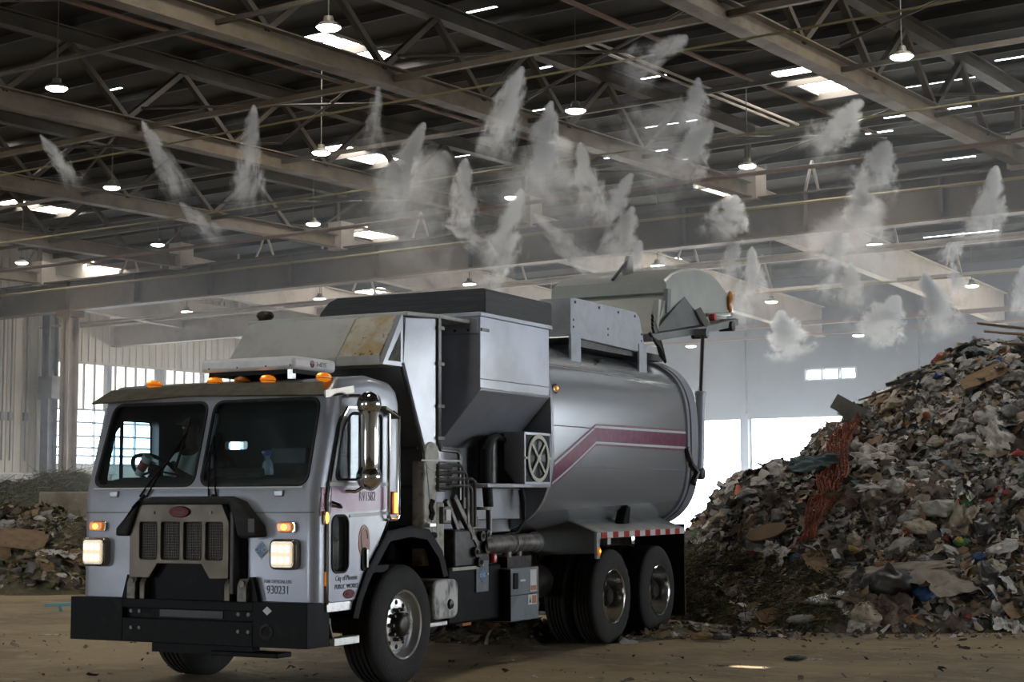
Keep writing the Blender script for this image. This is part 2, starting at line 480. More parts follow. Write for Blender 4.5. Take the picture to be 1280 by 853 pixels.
# corner stripe, small lamp and cab seam
MB().tube([(-1.237, .20, 1.535), (-1.18, .118, 1.53), (1.18, .118, 1.53), (1.237, .20, 1.535)], .004, 4).build('panel_seam', M['dkgrey'], truck)
MB().tube([(-1.10, .117, 1.735), (1.10, .117, 1.735)], .008, 6).build('windshield_sill', M['stripe_white'], truck)
cs = MB().prism([(.175, 1.50), (.262, 1.52), (.262, 1.735), (.195, 1.735)], 'x', 1.232, 1.2385).build('corner_stripe', M['maroon'], truck, smooth=0)
for z, y, mt in ((1.485, .235, 'amber_lit'),):
    l_ = MB().box(1.234, 1.262, y - .025, y + .025, z - .055, z + .055).build('side_lamp', M['bezel'], truck, bevel=.008)
    MB().ball((1.262, y, z), (.016, .022, .048), 10, 8).build('amber_lens', M[mt], l_)
MB().box(1.235, 1.25, .24, .258, .93, 1.045).build('side_reflector', M['amber'], truck, bevel=.004)
l_ = MB().box(1.236, 1.27, 1.235, 1.315, 1.50, 1.70).build('side_turn_lamp', M['red_lens'], truck, bevel=.012)
MB().box(1.262, 1.282, 1.275, 1.318, 1.51, 1.69).build('amber_lens', M['amber_lit'], l_, bevel=.008)
# grab rail behind the door
MB().tube([(1.24, 1.135, 2.40), (1.30, 1.135, 2.38), (1.30, 1.135, 1.50), (1.30, 1.17, 1.455), (1.30, 1.27, 1.455), (1.30, 1.305, 1.50), (1.30, 1.305, 2.36), (1.24, 1.305, 2.40)], .014, 8).build('grab_rail', M['chrome'], truck)
MB().prism(QW, 'x', 1.234, 1.2415).build('quarter_window', M['cabin'], truck, smooth=0)
qp = MB()
for k in range(7): qp.cyl((1.2415, 1.22, 1.80 + k * .078), (1.247, 1.22, 1.80 + k * .078), .016, 10)
qp.build('vent_hole', M['stripe_white'], truck)
MB().prism([(1.04, 2.40), (1.29, 2.33), (1.29, 2.35), (1.04, 2.44)], 'x', 1.23, 1.33).build('rain_hood', M['visor'], truck, bevel=.01)
# door edge tube (bright seam down the rear edge of the door and the arch)
MB().tube([(1.262, 1.178, 2.38), (1.262, 1.178, 1.44), (1.262, .70, .80), (1.262, .62, .795)], .011, 6).build('door_seal', M['chrome'], truck)
MB().tube([(1.25, .258, .78), (1.25, .258, 1.66), (1.25, .435, 2.27), (1.25, .56, 2.405), (1.25, 1.16, 2.41)], .013, 6).build('pillar_trim', M['chrome'], truck)
# sun visor above the windshield (shallow V in plan)
vm = MB()
for sgn in (-1, 1):
    x = sgn * 1.235
    v = [(0, .03, 2.515), (0, .24, 2.63), (sgn * 1.13, .36, 2.615), (sgn * 1.245, .22, 2.495), (0, .045, 2.505), (0, .25, 2.615), (sgn * 1.12, .37, 2.60), (sgn * 1.235, .235, 2.485)]
    vm.add(v, [(0, 1, 2, 3), (4, 7, 6, 5), (0, 3, 7, 4), (1, 5, 6, 2), (2, 6, 7, 3)])
vm.build('sun_visor', M['visor'], truck, smooth=0)
MB().bar((1.245, .22, 2.50), (1.262, .62, 2.56), .02, .06).build('visor_end', M['chrome'], truck)
# marker lamps on the roof edge
for k, x in enumerate((-.70, -.03, .26, .53, 1.10)):
    y = .42; z = 2.655
    l_ = MB().ball((x, y, z - .008), (.062, .095, .008), 14, 6).build('marker_lamp', M['bezel'], truck)
    MB().ball((x, y, z), (.056, .09, .042), 14, 8).build('amber_lens', M['amber_dark'] if k == 2 else M['amber_dome'], l_)
    if k != 2: MB().ball((x, y - .055, z + .018), (.022, .03, .014), 10, 6).build('bulb', M['amber_lit'], l_)
# white roof box on brackets
rb = MB().box(-.14, .84, .36, 1.00, 2.735, 2.845).build('roof_camera_box', M['white'], truck, bevel=.03)
for x in (-.05, .25, .55, .80):
    MB().cyl((x, .355, 2.765), (x, .365, 2.765), .008, 8).build('screw', M['dkgrey'], rb)
MB().box(-.10, .80, .42, .95, 2.70, 2.735).build('base_tray', M['black'], rb)
for x in (-.12, .76):
    for y in (.44, .90):
        MB().bar((x, y, 2.655), (x, y, 2.735), .05, .05).build('mount_bracket', M['alloy'], rb)
lo = MB().cyl((.84, .63, 2.79), (.8425, .63, 2.79), .032, 20).build('round_logo', M['red_badge'], rb)
MB().prism([(.63 + .032 * math.cos(t), 2.79 + .032 * math.sin(t)) for t in [math.pi * i / 10 for i in range(11)]], 'x', .8425, .8435).build('logo_top', M['purple_ink'], lo)
lettering('3rdEYE', .055, 'side', (.8435, .765, 2.79), M['purple_ink'], rb, 'lettering')

# ---------------------------------------------------------------- front face fittings
# black moulded surround over the grille
sp_out = [(-.74, 1.33), (-.735, 1.40), (-.50, 1.62), (-.36, 1.665), (.42, 1.665), (.55, 1.62), (.735, 1.42), (.75, 1.33), (.60, 1.32), (.55, 1.33), (.46, 1.60), (-.50, 1.60), (-.61, 1.33)]
v = MB().prism(sp_out, 'y', -.02, .13)
v.build('grille_surround', M['rubber'], truck, bevel=.02)
MB().box(.665, .725, -.028, -.018, 1.37, 1.48).build('surround_light_pad', M['dkgrey'], truck)
# dark opening behind the grille
MB().box(-.66, .56, .095, .135, .78, 1.34).build('radiator_opening', M['black'], truck)
MB().box(.46, .50, .0, .12, .86, 1.55).build('grille_side_post', M['dkgrey'], truck, bevel=.01)
gpoly = [(-.50, 1.60), (.36, 1.60), (.435, 1.45), (.435, .985), (.245, .98), (.16, 1.10), (-.31, 1.10), (-.40, .98), (-.61, .98), (-.61, 1.42)]
gr = MB().prism(gpoly, 'y', .02, .075).build('grille', M['steel'], None, smooth=30)
wins = []
xs_ = [(-.505, -.315), (-.275, -.075), (-.035, .155), (.195, .375)]
for a, b in xs_: wins.append(MB().prism(rrect(a, b, 1.135, 1.45, .02), 'y', -.1, .2))
boolean(gr, wins); gr.parent = truck
md = gr.modifiers.new('bevel', 'BEVEL'); md.width = .006; md.segments = 2; md.limit_method = 'ANGLE'; md.angle_limit = R(50)
for a, b in xs_:
    ms = MB()
    n = 14
    ms.box(a - .01, b + .01, .058, .064, 1.125, 1.46, 0)
    for i in range(1, n):
        z = 1.135 + (1.45 - 1.135) * i / n
        ms.bar((a, .052, z), (b, .052, z), .006, .006, 1)
    k = 10
    for i in range(1, k):
        x = a + (b - a) * i / k
        ms.bar((x, .053, 1.135), (x, .053, 1.45), .006, .006, 1)
    ms.build('grille_mesh', [M['mesh'], M['mesh_wire']], gr, smooth=0)
bd = MB().prism([(-.07 + .105 * math.cos(t), 1.535 + .047 * math.sin(t)) for t in [2 * math.pi * i / 28 for i in range(28)]], 'y', -.002, .03).build('maker_badge', M['red_badge'], gr, bevel=.006)
lettering('Peterbilt', .034, 'front', (-.07, -.004, 1.535), M['badge_ink'], bd, 'badge_script', shear=.3)
for x in (-.35, .25):
    MB().cyl((x, .022, 1.53), (x, .010, 1.53), .014, 10).build('bolt', M['dirtymetal'], gr)
# headlights and turn lamps
for x in (-1.035, .955):
    z = 1.19
    h = MB().prism(rrect(x - .13, x + .13, z - .125, z + .125, .05), 'y', .04, .14).build('headlight', M['bezel'], truck, bevel=.02)
    MB().prism(rrect(x - .10, x + .10, z - .095, z + .095, .03), 'y', .025, .05).build('lamp_glass', M['lens'], h, bevel=.01)
    for i in (-1, 0, 1):
        for j in (-1, 1):
            MB().prism(rrect(x + i * .062 - .02, x + i * .062 + .02, z + j * .045 - .026, z + j * .045 + .026, .01), 'y', .018, .03).build('led_cell', M['headlamp'], h)
    t_ = MB().prism(rrect(x - .08, x + .10, 1.365, 1.455, .03), 'y', .09, .13).build('turn_lamp', M['chrome'], truck, bevel=.008)
    MB().prism(rrect(x - .08, x + .075, 1.37, 1.45, .03), 'y', .07, .10).build('amber_lens', M['amber'], t_, bevel=.01)
    MB().ball((x - .005, .072, 1.41), (.035, .012, .026), 10, 8).build('bulb', M['amber_lit'], t_)
for x in (-.87, .87):
    MB().prism([(x - .05, 1.715), (x + .05, 1.715), (x + .045, 1.66), (x - .045, 1.66)], 'y', .10, .145).build('hood_catch', M['silver'], truck, bevel=.01)
# stickers on the right of the grille
st = MB().prism([(.62, 1.22), (.695, 1.295), (.77, 1.22), (.695, 1.145)], 'y', .114, .119).build('fuel_sticker', M['sticker'], truck, smooth=0)
MB().prism([(.632, 1.22), (.695, 1.283), (.758, 1.22), (.695, 1.157)], 'y', .111, .1145).build('sticker_face', M['blue'], st, smooth=0)
lettering('CNG', .055, 'front', (.695, .109, 1.222), M['sticker'], st, 'lettering')
lettering('FOR OFFICIAL USE', .04, 'front', (.865, .117, .965), M['purple_ink'], truck, 'small_lettering', sx=.85)
lettering('930231', .095, 'front', (.865, .117, .895), M['ink'], truck, 'fleet_number', sx=.80)
# wipers
for base, tip in (((-.50, 1.665), (-.21, 2.20)), ((.24, 1.665), (.10, 2.17))):
    w = MB()
    for o in (0, .075):
        b0 = (base[0] - o, .10, base[1]); t0 = (tip[0] - o * .5, lean(tip[1]) - .01, tip[1] - o)
        w.tube([b0, (b0[0] * .7 + t0[0] * .3, lean(b0[2] + .16) - .03, b0[2] * .7 + t0[2] * .3), t0], .009, 6)
    w.tube([(base[0] - .14, .09, base[1] - .10), (base[0] - .02, .10, base[1] + .01)], .016, 6)
    wo = w.build('wiper', M['black'], truck)
    MB().bar((tip[0] - .05, lean(tip[1] - .28) - .004, tip[1] - .30), (tip[0] + .02, lean(tip[1] + .16) - .004, tip[1] + .16), .014, .02).build('wiper_blade', M['rubber'], wo)
# bumper: deep black channel with a recessed middle
bp = MB()
bp.box(-1.235, -.66, 0, .10, .44, .805); bp.box(.70, 1.235, 0, .10, .44, .805)
bp.box(-.66, .70, 0, .10, .725, .80); bp.box(-.66, .70, 0, .10, .44, .64)
bp.box(-.66, .70, .06, .10, .60, .74)
bp.box(-1.235, -1.225, .08, .32, .44, .80); bp.box(1.225, 1.235, .08, .32, .44, .80)
bump = bp.build('bumper', M['black'], truck, bevel=.006)
MB().box(-.30, .36, .052, .06, .655, .715).build('recess_plate', M['dkgrey'], bump)
for x in (-.56, -.47, .56, .66):
    for z in (.56, .70): MB().cyl((x, .002, z), (x, -.010, z), .016, 8).build('bumper_bolt', M['dirtymetal'], bump)
MB().prism([(.80, .735), (.845, .77), (.89, .735), (.845, .70)], 'y', -.003, .001).build('white_diamond_sticker', M['sticker'], bump, smooth=0)
MB().lathe([(.055, 0), (.065, .008), (.045, .012), (.035, .0)], (.84, 0, .565), (0, -1, 0), 20).build('tow_hole_ring', M['rubber'], bump)
MB().box(.20, .88, .10, .30, .345, .385).build('skid_bar', M['black'], bump, bevel=.008)
MB().box(-.45, .60, .14, .24, .35, .46).build('lower_crossmember', M['black'], bump)
for x, w_ in ((-.585, .09), (-.465, .055), (.425, .06), (.575, .095)):
    big = w_ > .08
    k_ = MB().prism([(.015, .80), (.11, .80), (.11, .985), (.05, .985), (.015, .93)], 'x', x - w_ / 2, x + w_ / 2).build('tow_bracket', M['dirtymetal'] if big else M['steel'], truck, bevel=.006)
    if big:
        MB().cyl((x, .013, .945), (x, .055, .945), .028, 10).build('tow_pin', M['steel'], k_)
        s = -1 if x < 0 else 1
        MB().prism([(x + s * .045, .80), (x + s * .135, .80), (x + s * .08, 1.0), (x + s * .045, 1.0)], 'y', .06, .10).build('bracket_gusset', M['black'], k_)
# entry step
for s in (1,):
    st = MB()
    st.prism([(.27, .78), (.70, .80), (.70, .46), (.40, .46), (.27, .70)], 'x', .98, 1.0)
    st.box(.98, 1.235, .27, .70, .74, .79)
    st.box(.98, 1.235, .33, .72, .44, .46)
    st.prism([(.27, .78), (.29, .78), (.42, .46), (.40, .46)], 'x', .98, 1.225)
    so = st.build('entry_step', M['dirtymetal'], truck, bevel=.005)
    MB().box(1.20, 1.25, .26, .70, .715, .795).build('kick_plate', M['alloy'], so, bevel=.006)
    MB().box(1.16, 1.26, .36, .74, .435, .50).build('tread_plate', M['alloy'], so, bevel=.006)
    MB().box(1.01, 1.02, .46, .60, .52, .60).build('toe_hole', M['black'], so)
# mirror cluster
ax, ay = 1.42, .62
mr = MB().lathe([(.0, -.275), (.05, -.27), (.082, -.245), (.088, -.20), (.088, .20), (.082, .245), (.05, .27), (0, .275)], (ax, ay, 2.12), (0, 0, 1), 24).build('mirror', M['chrome'], truck)
for z, r in ((2.43, .105), (1.82, .108)):
    b_ = MB().ball((ax, ay - .01, z), (r, r * .8, r), 22, 14).build('spot_mirror', M['chrome'], mr)
    MB().lathe([(r * .99, -.01), (r * 1.06, 0), (r * .99, .01)], (ax, ay + .02, z), (0, 1, 0), 24).build('mirror_rim', M['alloy'], b_)
MB().tube([(ax, ay - .098, 2.34), (ax, ay - .098, 1.90)], .012, 6).build('mirror_seam', M['alloy'], mr)
MB().tube([(ax, ay, 2.43), (ax - .04, ay, 2.50), (1.24, .56, 2.50)], .016, 8).build('mirror_arm', M['chrome'], mr)
MB().tube([(ax, ay, 1.76), (1.33, .56, 1.70), (1.24, .50, 1.70)], .016, 8).build('mirror_arm', M['chrome'], mr)
MB().tube([(1.245, .30, 1.62), (1.32, .33, 1.59), (1.27, .44, 1.57)], .012, 6).build('lower_mirror_arm', M['black'], mr)

# ---------------------------------------------------------------- cab interior
MB().prism([(.24, 1.30), (.24, 1.70), (.34, 1.80), (.56, 1.84), (.62, 1.76), (.66, 1.30)], 'x', -1.15, 1.15).build('dashboard', M['dash'], truck, bevel=.02)
MB().prism([(.34, 1.81), (.58, 1.86), (.58, 1.905), (.40, 1.905), (.34, 1.85)], 'x', -.10, .50).build('instrument_hood', M['dash'], truck, bevel=.02)
MB().box(-1.15, 1.15, .72, 1.38, 1.0, 1.06).build('cab_floor', M['cabin'], truck)
for x in (-.80, .62):
    s_ = MB().box(x - .27, x + .27, .86, 1.30, 1.26, 1.40).build('seat', M['cabin'], truck, bevel=.04)
    MB().prism([(1.22, 1.36), (1.34, 1.36), (1.40, 2.02), (1.30, 2.02)], 'x', x - .26, x + .26).build('seat_back', M['cabin'], s_, bevel=.04)
    MB().box(x - .14, x + .14, 1.30, 1.38, 2.05, 2.26).build('headrest', M['cabin'], s_, bevel=.04)
    MB().box(x - .20, x + .20, .95, 1.25, 1.05, 1.27).build('seat_base', M['black'], s_)
sw = MB()
cen = Vector((-.90, .70, 1.90)); nrm = Vector((0, .62, .78)).normalized()
Mx = rot_to(nrm)
sw.tube([cen + Mx @ Vector((.225 * math.cos(t), .225 * math.sin(t), 0)) for t in [2 * math.pi * i / 32 for i in range(33)]], .018, 8)
for a in (.3, math.pi - .3, -math.pi / 2):
    sw.bar(cen, cen + Mx @ Vector((.22 * math.cos(a), .22 * math.sin(a), 0)), .03, .015)
sw.cyl(cen, cen - nrm * .30, .035, 12); sw.cyl(cen - nrm * .02, cen + nrm * .02, .07, 16)
sw.build('steering_wheel', M['black'], truck)
MB().box(.08, .46, 1.10, 1.34, 1.95, 2.10).build('radio_box', M['dkgrey'], truck, bevel=.01)

# ---------------------------------------------------------------- wheels
def tyre_prof(Ro, w, grooves=True):
    p = [(.29, 0.0), (.31, .012), (.36, .022), (.43, .020), (Ro - .04, .006), (Ro - .012, -.012), (Ro, -.03)]
    if grooves:
        n = 4
        for i in range(n):
            t = -.03 - (w - .06) * (i + 1) / (n + 1)
            p += [(Ro, t + .012), (Ro - .018, t + .006), (Ro - .018, t - .006), (Ro, t - .012)]
    p += [(Ro, -w + .03), (Ro - .012, -w + .012), (Ro - .04, -w - .006), (.43, -w - .02), (.36, -w - .022), (.31, -w - .012), (.29, -w)]
    return p
def wheel(x, y, side, kind, w=.29, Ro=.528, parent=truck):
    ax = (side, 0, 0)
    o = (x, y, Ro)
    if kind == 'front':
        ri = MB().lathe([(.285, -.20), (.29, -.02), (.302, .0), (.306, .012), (.300, .022), (.286, .012), (.272, -.035), (.262, -.085), (.245, -.098), (.235, -.075), (.225, -.066), (.13, -.062), (.12, -.055), (0, -.055)], o, ax, 48).build('wheel', M['alloy'], parent)
        for k in range(10):
            a = 2 * math.pi * (k + .5) / 10
            c_ = Vector((x, y + .195 * math.cos(a), Ro + .195 * math.sin(a)))
            MB().cyl(c_ + Vector((side * -.075, 0, 0)), c_ + Vector((side * -.0615, 0, 0)), .021, 14).build('hand_hole', M['black'], ri)
        for k in range(10):
            a = 2 * math.pi * k / 10
            c_ = Vector((x, y + .135 * math.cos(a), Ro + .135 * math.sin(a)))
            MB().cyl(c_ + Vector((side * -.065, 0, 0)), c_ + Vector((side * -.005, 0, 0)), .019, 6, r1=.014).build('lug_nut', M['steel'], ri)
        MB().lathe([(.112, -.06), (.108, .0), (.095, .02), (.08, .03), (.06, .034), (0, .034)], o, ax, 28).build('hub', M['grease'], ri)
        MB().lathe(tyre_prof(Ro, w), o, ax, 56).build('tyre', M['tyre'], ri, smooth=50)
    elif kind == 'dual':
        ri = MB().lathe([(.285, -.27), (.29, -.02), (.302, 0), (.306, .012), (.300, .022), (.286, .012), (.275, -.05), (.262, -.14), (.25, -.17), (.22, -.182), (.14, -.18), (.135, -.16), (0, -.16)], o, ax, 48).build('wheel', M['dish'], parent)
        for k in range(10):
            a = 2 * math.pi * k / 10
            c_ = Vector((x, y + .168 * math.cos(a), Ro + .168 * math.sin(a)))
            MB().cyl(c_ + Vector((side * -.182, 0, 0)), c_ + Vector((side * -.145, 0, 0)), .018, 6, r1=.014).build('lug_nut', M['steel'], ri)
        MB().lathe([(.125, -.17), (.12, -.07), (.10, -.055), (.085, -.03), (0, -.03)], o, ax, 28).build('hub', M['grease'], ri)
        MB().lathe(tyre_prof(Ro, w), o, ax, 56).build('tyre', M['tyre'], ri, smooth=50)
    else:
        ri = MB().lathe([(.29, -w + .02), (.27, -w + .04), (.27, -.04), (.29, -.02)], o, ax, 32).build('inner_wheel', M['dirtymetal'], parent)
        MB().lathe(tyre_prof(Ro, w), o, ax, 48).build('tyre', M['tyre'], ri, smooth=50)
for s in (1, -1):
    wheel(s * 1.19, 1.549, s, 'front', .31)
    for y in (6.09, 7.44):
        wheel(s * 1.21, y, s, 'dual', .27)
        wheel(s * .865, y, s, 'inner', .27)
# axles, frame rails
for s in (-1, 1):
    MB().box(s * .43 - .04, s * .43 + .04, .30, 8.6, .78, 1.05).build('frame_rail', M['grease'], truck)
for y in (1.549, 6.09, 7.44):
    MB().cyl((-.95, y, .53), (.95, y, .53), .10, 14).build('axle', M['grease'], truck)
    if y > 2: MB().ball((0, y, .55), (.26, .26, .24), 16, 10).build('differential', M['grease'], truck)
MB().box(-.55, .55, .45, 2.9, .62, 1.45).build('engine_block', M['grease'], truck, bevel=.03)
# front wheel arch
for s in (1, -1):
    path = [(.60, .66), (.66, .80), (.80, 1.02), (1.14, 1.36), (1.55, 1.40), (1.86, 1.36), (2.10, 1.16), (2.20, .93)]
    path2 = [(.68, .64), (.74, .78), (.88, .98), (1.19, 1.27), (1.55, 1.30), (1.82, 1.27), (2.03, 1.10), (2.12, .92)]
    f = MB()
    n = len(path)
    a, b = s * .82, s * 1.285
    for i in range(n - 1):
        q = [(path[i]), (path[i + 1]), (path2[i + 1]), (path2[i])]
        f.prism(q, 'x', s * 1.20, b)
        q2 = [path[i], path[i + 1], (path[i + 1][0] + .01, path[i + 1][1] - .02), (path[i][0] + .01, path[i][1] - .02)]
        f.prism(q2, 'x', a, b)
    f.build('wheel_arch', M['black'], truck)
MB().box(1.22, 1.29, 1.86, 1.98, 1.375, 1.42).build('arch_clip', M['alloy'], truck, bevel=.01)
# ================================================================== BODY
M['dirty_white'] = mat('grimy_white_tank', (.55, .54, .52), .5, .1, c2=(.05, .048, .045), scale=5, lo=.48, hi=.66, stretch=(1, 1.6, .8), rvar=.2)
M['box_grey'] = mat('grey_steel_box', (.17, .19, .21), .5, .2, c2=(.11, .115, .12), scale=3)
body = MB().prism([(1.70, 2.86), (1.74, 3.29), (2.3, 3.33), (2.3, 1.30), (2.22, 1.30), (2.08, 2.1)], 'x', -.66, 1.1).build('hopper_front', M['silver'], truck, bevel=.012)
sl = MB()
fw = [(1.69, 2.85), (2.07, 2.1), (2.21, 1.25)]
for i in range(2):
    (a, b), (c_, d_) = fw[i], fw[i + 1]
    sl.add([(-.64, a - .012, b), (1.075, a - .012, b), (1.075, c_ - .012, d_), (-.64, c_ - .012, d_), (-.64, a, b), (1.075, a, b), (1.075, c_, d_), (-.64, c_, d_)],
           [(0, 1, 2, 3), (7, 6, 5, 4), (0, 4, 5, 1), (1, 5, 6, 2), (2, 6, 7, 3), (3, 7, 4, 0)])
fb = sl.build('front_bulkhead', M['midgrey'], body)
for z, y in ((2.1, 2.05), (1.75, 2.12)):
    MB().box(-.62, 1.05, y - .02, y + .02, z - .012, z + .012).build('bulkhead_rib', M['dkgrey'], fb)
MB().tube([(1.1, 1.70, 2.86), (1.1, 2.08, 2.1), (1.1, 2.22, 1.30)], .016, 6).build('edge_bead', M['silver'], body)
# middle of the hopper, full width on the far side and set back on the near side for the arm
hm = MB().box(-.88, .73, 2.3, 4.52, 1.28, 3.40).build('hopper', M['silver_dirty'], truck, bevel=.01)
MB().prism([(1.74, 3.30), (2.4, 3.33), (4.5, 3.33), (4.5, 3.37), (2.4, 3.37), (1.74, 3.34)], 'x', -.66, 1.12).build('hopper_roof', M['canopy'], truck, bevel=.01)
MB().box(.735, 1.22, 3.10, 4.5, 1.74, 1.78).build('side_ledge', M['silver_dirty'], hm, bevel=.006)
MB().prism([(3.28, 1.42), (4.41, 1.42), (4.41, 1.74), (3.28, 1.74)], 'x', .735, .90).build('lower_side_plate', M['silver_dirty'], hm, bevel=.008)
MB().prism([(2.60, 1.40), (3.0, 1.40), (3.0, 2.12), (2.60, 2.12)], 'x', .735, .80).build('arm_slot_plate', M['silver'], hm, bevel=.008)
# side hopper box with the sloping bottom
hb = MB().prism([(.70, 2.11), (1.22, 2.68), (1.22, 3.41), (.70, 3.41)], 'y', 2.95, 4.48).build('hopper_side_box', M['silver'], truck, bevel=.01)
MB().box(.60, 1.245, 2.92, 4.52, 3.40, 3.445).build('box_cap', M['silver'], hb, bevel=.008)
MB().box(.745, 1.20, 2.935, 2.955, 3.235, 3.385).build('hinge_plate', M['silver'], hb, bevel=.006)
for x in (.80, .95, 1.10): MB().cyl((x, 2.925, 3.27), (x, 2.94, 3.27), .014, 8).build('hinge_bolt', M['dkgrey'], hb)
MB().box(1.22, 1.232, 2.97, 3.12, 3.26, 3.29).build('hinge_pin', M['dirtymetal'], hb)
MB().tube([(1.224, 2.95, 2.70), (1.224, 4.48, 2.70)], .008, 6).build('bottom_seam', M['stripe_white'], hb)
MB().tube([(1.223, 2.97, 2.795), (1.223, 4.46, 2.795)], .005, 5).build('weld_line', M['silver_dirty'], hb)
# hood over the front of the hopper
cp = [(1.37, 2.83), (1.37, 2.91), (1.69, 3.29), (1.75, 3.31), (1.75, 2.83)]
hood = MB().prism(cp, 'x', -.62, .595).build('front_hood', M['canopy'], truck, bevel=.006)
ru = MB().prism(cp, 'x', .60, 1.045).build('rusty_hood_panel', M['rusty'], hood, bevel=.006)
MB().box(.60, 1.06, 1.362, 1.372, 2.83, 2.915).build('lower_lip', M['canopy'], hood)
MB().box(-.62, .595, 1.362, 1.372, 2.83, 2.905).build('lower_lip', M['canopy'], hood)
tri = MB().prism([(1.35, 2.83), (1.70, 2.83), (1.70, 3.30), (1.675, 3.30)], 'x', 1.045, 1.10).build('hood_end', M['silver'], None, smooth=0)
boolean(tri, [MB().prism([(1.44, 2.87), (1.66, 2.87), (1.66, 3.15)], 'x', 1.0, 1.2)]); tri.parent = hood
em = MB()
em.prism([(1.43, 2.86), (1.67, 2.86), (1.67, 3.17)], 'x', 1.05, 1.055, 0)
for k in range(11):
    z = 2.87 + k * .028
    y0 = 1.44 + (z - 2.87) * .22 / .28
    if y0 < 1.655:
        n = max(1, int((1.66 - y0) / .03))
        for j in range(n):
            y = 1.66 - (j + .5) * .03
            em.bar((1.095, y - .015, z), (1.095, y, z + .014), .0045, .0045, 1); em.bar((1.095, y, z + .014), (1.095, y + .015, z), .0045, .0045, 1)
            em.bar((1.095, y - .015, z + .028), (1.095, y, z + .014), .0045, .0045, 1); em.bar((1.095, y, z + .014), (1.095, y + .015, z + .028), .0045, .0045, 1)
em.build('expanded_metal_screen', [M['expanded'], M['dirtymetal']], tri, smooth=0)
MB().ball((-.50, 1.80, 3.39), (.09, .08, .05), 12, 8).build('hood_camera', M['grease'], hood)
MB().cyl((-.55, 1.78, 3.30), (-.52, 1.80, 3.40), .03, 10).build('camera_stalk', M['grease'], hood)
# rubber cover over the hopper mouth
rp = [(-.90, 3.44), (-.84, 3.58), (-.74, 3.68), (-.64, 3.72), (1.10, 3.72), (1.12, 3.70), (1.12, 3.44)]
MB().prism(rp, 'y', 3.25, 4.76).build('hopper_cover', M['hopper_rubber'], truck, bevel=.01)
M['yellow'] = mat('yellow_paint', (.45, .30, .03), .5)
MB().prism([(-.98, 3.42), (-.84, 3.42), (-.86, 3.52), (-.90, 3.52)], 'y', 3.1, 3.2).build('yellow_stop', M['yellow'], truck, bevel=.008)

# tank body
NP = 3.3; TA, TB, TZ = 1.22, 1.06, 2.32
def sx(z, a=TA, b=TB):
    d = min(1.0, abs((z - TZ) / b))
    return a * (1 - d ** NP) ** (1 / NP)
def ring(y, s=1.0, n=96, da=0):
    out = []
    for i in range(n):
        t = 2 * math.pi * i / n
        cx, sz = math.cos(t), math.sin(t)
        out.append(((TA + da) * s * math.copysign(abs(cx) ** (2 / NP), cx), y, TZ + (TB + da) * s * math.copysign(abs(sz) ** (2 / NP), sz)))
    return out
def loft(rings, cap=True):
    m = MB(); n = len(rings[0]); v = []
    for r in rings: v += r
    f = []
    for i in range(len(rings) - 1):
        for j in range(n): f.append((i * n + j, i * n + (j + 1) % n, (i + 1) * n + (j + 1) % n, (i + 1) * n + j))
    if cap: f += [tuple(range(n - 1, -1, -1)), tuple(range((len(rings) - 1) * n, len(rings) * n))]
    return m.add(v, f)
tank = loft([ring(4.5), ring(8.5)]).build('tank_body', M['tank'], truck, smooth=40)
loft([ring(4.49, da=.004), ring(4.49, da=.014), ring(4.55, da=.014), ring(4.55, da=.004)]).build('front_flange', M['silver'], tank, smooth=30)
loft([ring(8.38, da=.0), ring(8.38, da=.03), ring(8.46, da=.03), ring(8.46, da=.0)]).build('rear_band', M['silver'], tank, smooth=30)
loft([ring(8.50, da=-.02), ring(8.50, da=.035), ring(8.70, da=.045), ring(8.74, da=.02), ring(8.74, da=-.08)]).build('rear_flange', M['silver'], tank, smooth=30)
MB().tube([(sx(2.40) + .001, y, 2.40) for y in (4.56, 8.37)], .006, 5).build('side_seam', M['maroon'], tank)
MB().tube([(sx(1.97) + .001, y, 1.97) for y in (4.56, 8.37)], .004, 5).build('lower_seam', M['silver_dirty'], tank)
MB().tube([(sx(3.05) + .001, y, 3.05) for y in (4.56, 8.37)], .004, 5).build('upper_seam', M['canopy'], tank)
def stripe(t0, t1, off, mt, name):
    up = [(4.60, 2.00), (5.65, 2.43), (8.37, 2.45)]; lo = [(4.60, 1.775), (5.65, 2.235), (8.37, 2.24)]
    m = MB(); rows = []
    NS = 24
    for i in range(NS + 1):
        q = i / NS * 2; a = min(int(q), 1); k_ = q - a
        row = []
        for k in range(7):
            t = t0 + (t1 - t0) * k / 6
            yl = lo[a][0] * (1 - k_) + lo[a + 1][0] * k_
            zl = lo[a][1] * (1 - k_) + lo[a + 1][1] * k_; zu = up[a][1] * (1 - k_) + up[a + 1][1] * k_
            z = zl + (zu - zl) * t
            row.append((sx(z) + off, yl, z))
        rows.append(row)
    v = sum(rows, [])
    f = [(i * 7 + k, (i + 1) * 7 + k, (i + 1) * 7 + k + 1, i * 7 + k + 1) for i in range(NS) for k in range(6)]
    m.add(v, f)
    return m.build(name, mt, tank, smooth=0, solid=.002)
stripe(.14, .86, .004, M['maroon'], 'side_stripe')
stripe(-.02, .11, .004, M['stripe_white'], 'stripe_edge'); stripe(.89, 1.02, .004, M['stripe_white'], 'stripe_edge')
stripe(-.12, -.04, .004, M['maroon'], 'outer_pinstripe'); stripe(1.04, 1.12, .004, M['maroon'], 'outer_pinstripe')
l_ = MB().lathe([(0.0, .0), (.055, 0), (.055, .012), (.04, .02), (0, .02)], (sx(2.79), 4.66, 2.79), (1, 0, 0), 20).build('marker_lamp', M['bezel'], tank)
MB().ball((sx(2.79) + .02, 4.66, 2.79), (.02, .036, .036), 12, 8).build('amber_lens', M['amber'], l_)
MB().ball((sx(2.79) + .035, 4.66, 2.795), (.01, .014, .014), 8, 6).build('bulb', M['amber_lit'], l_)
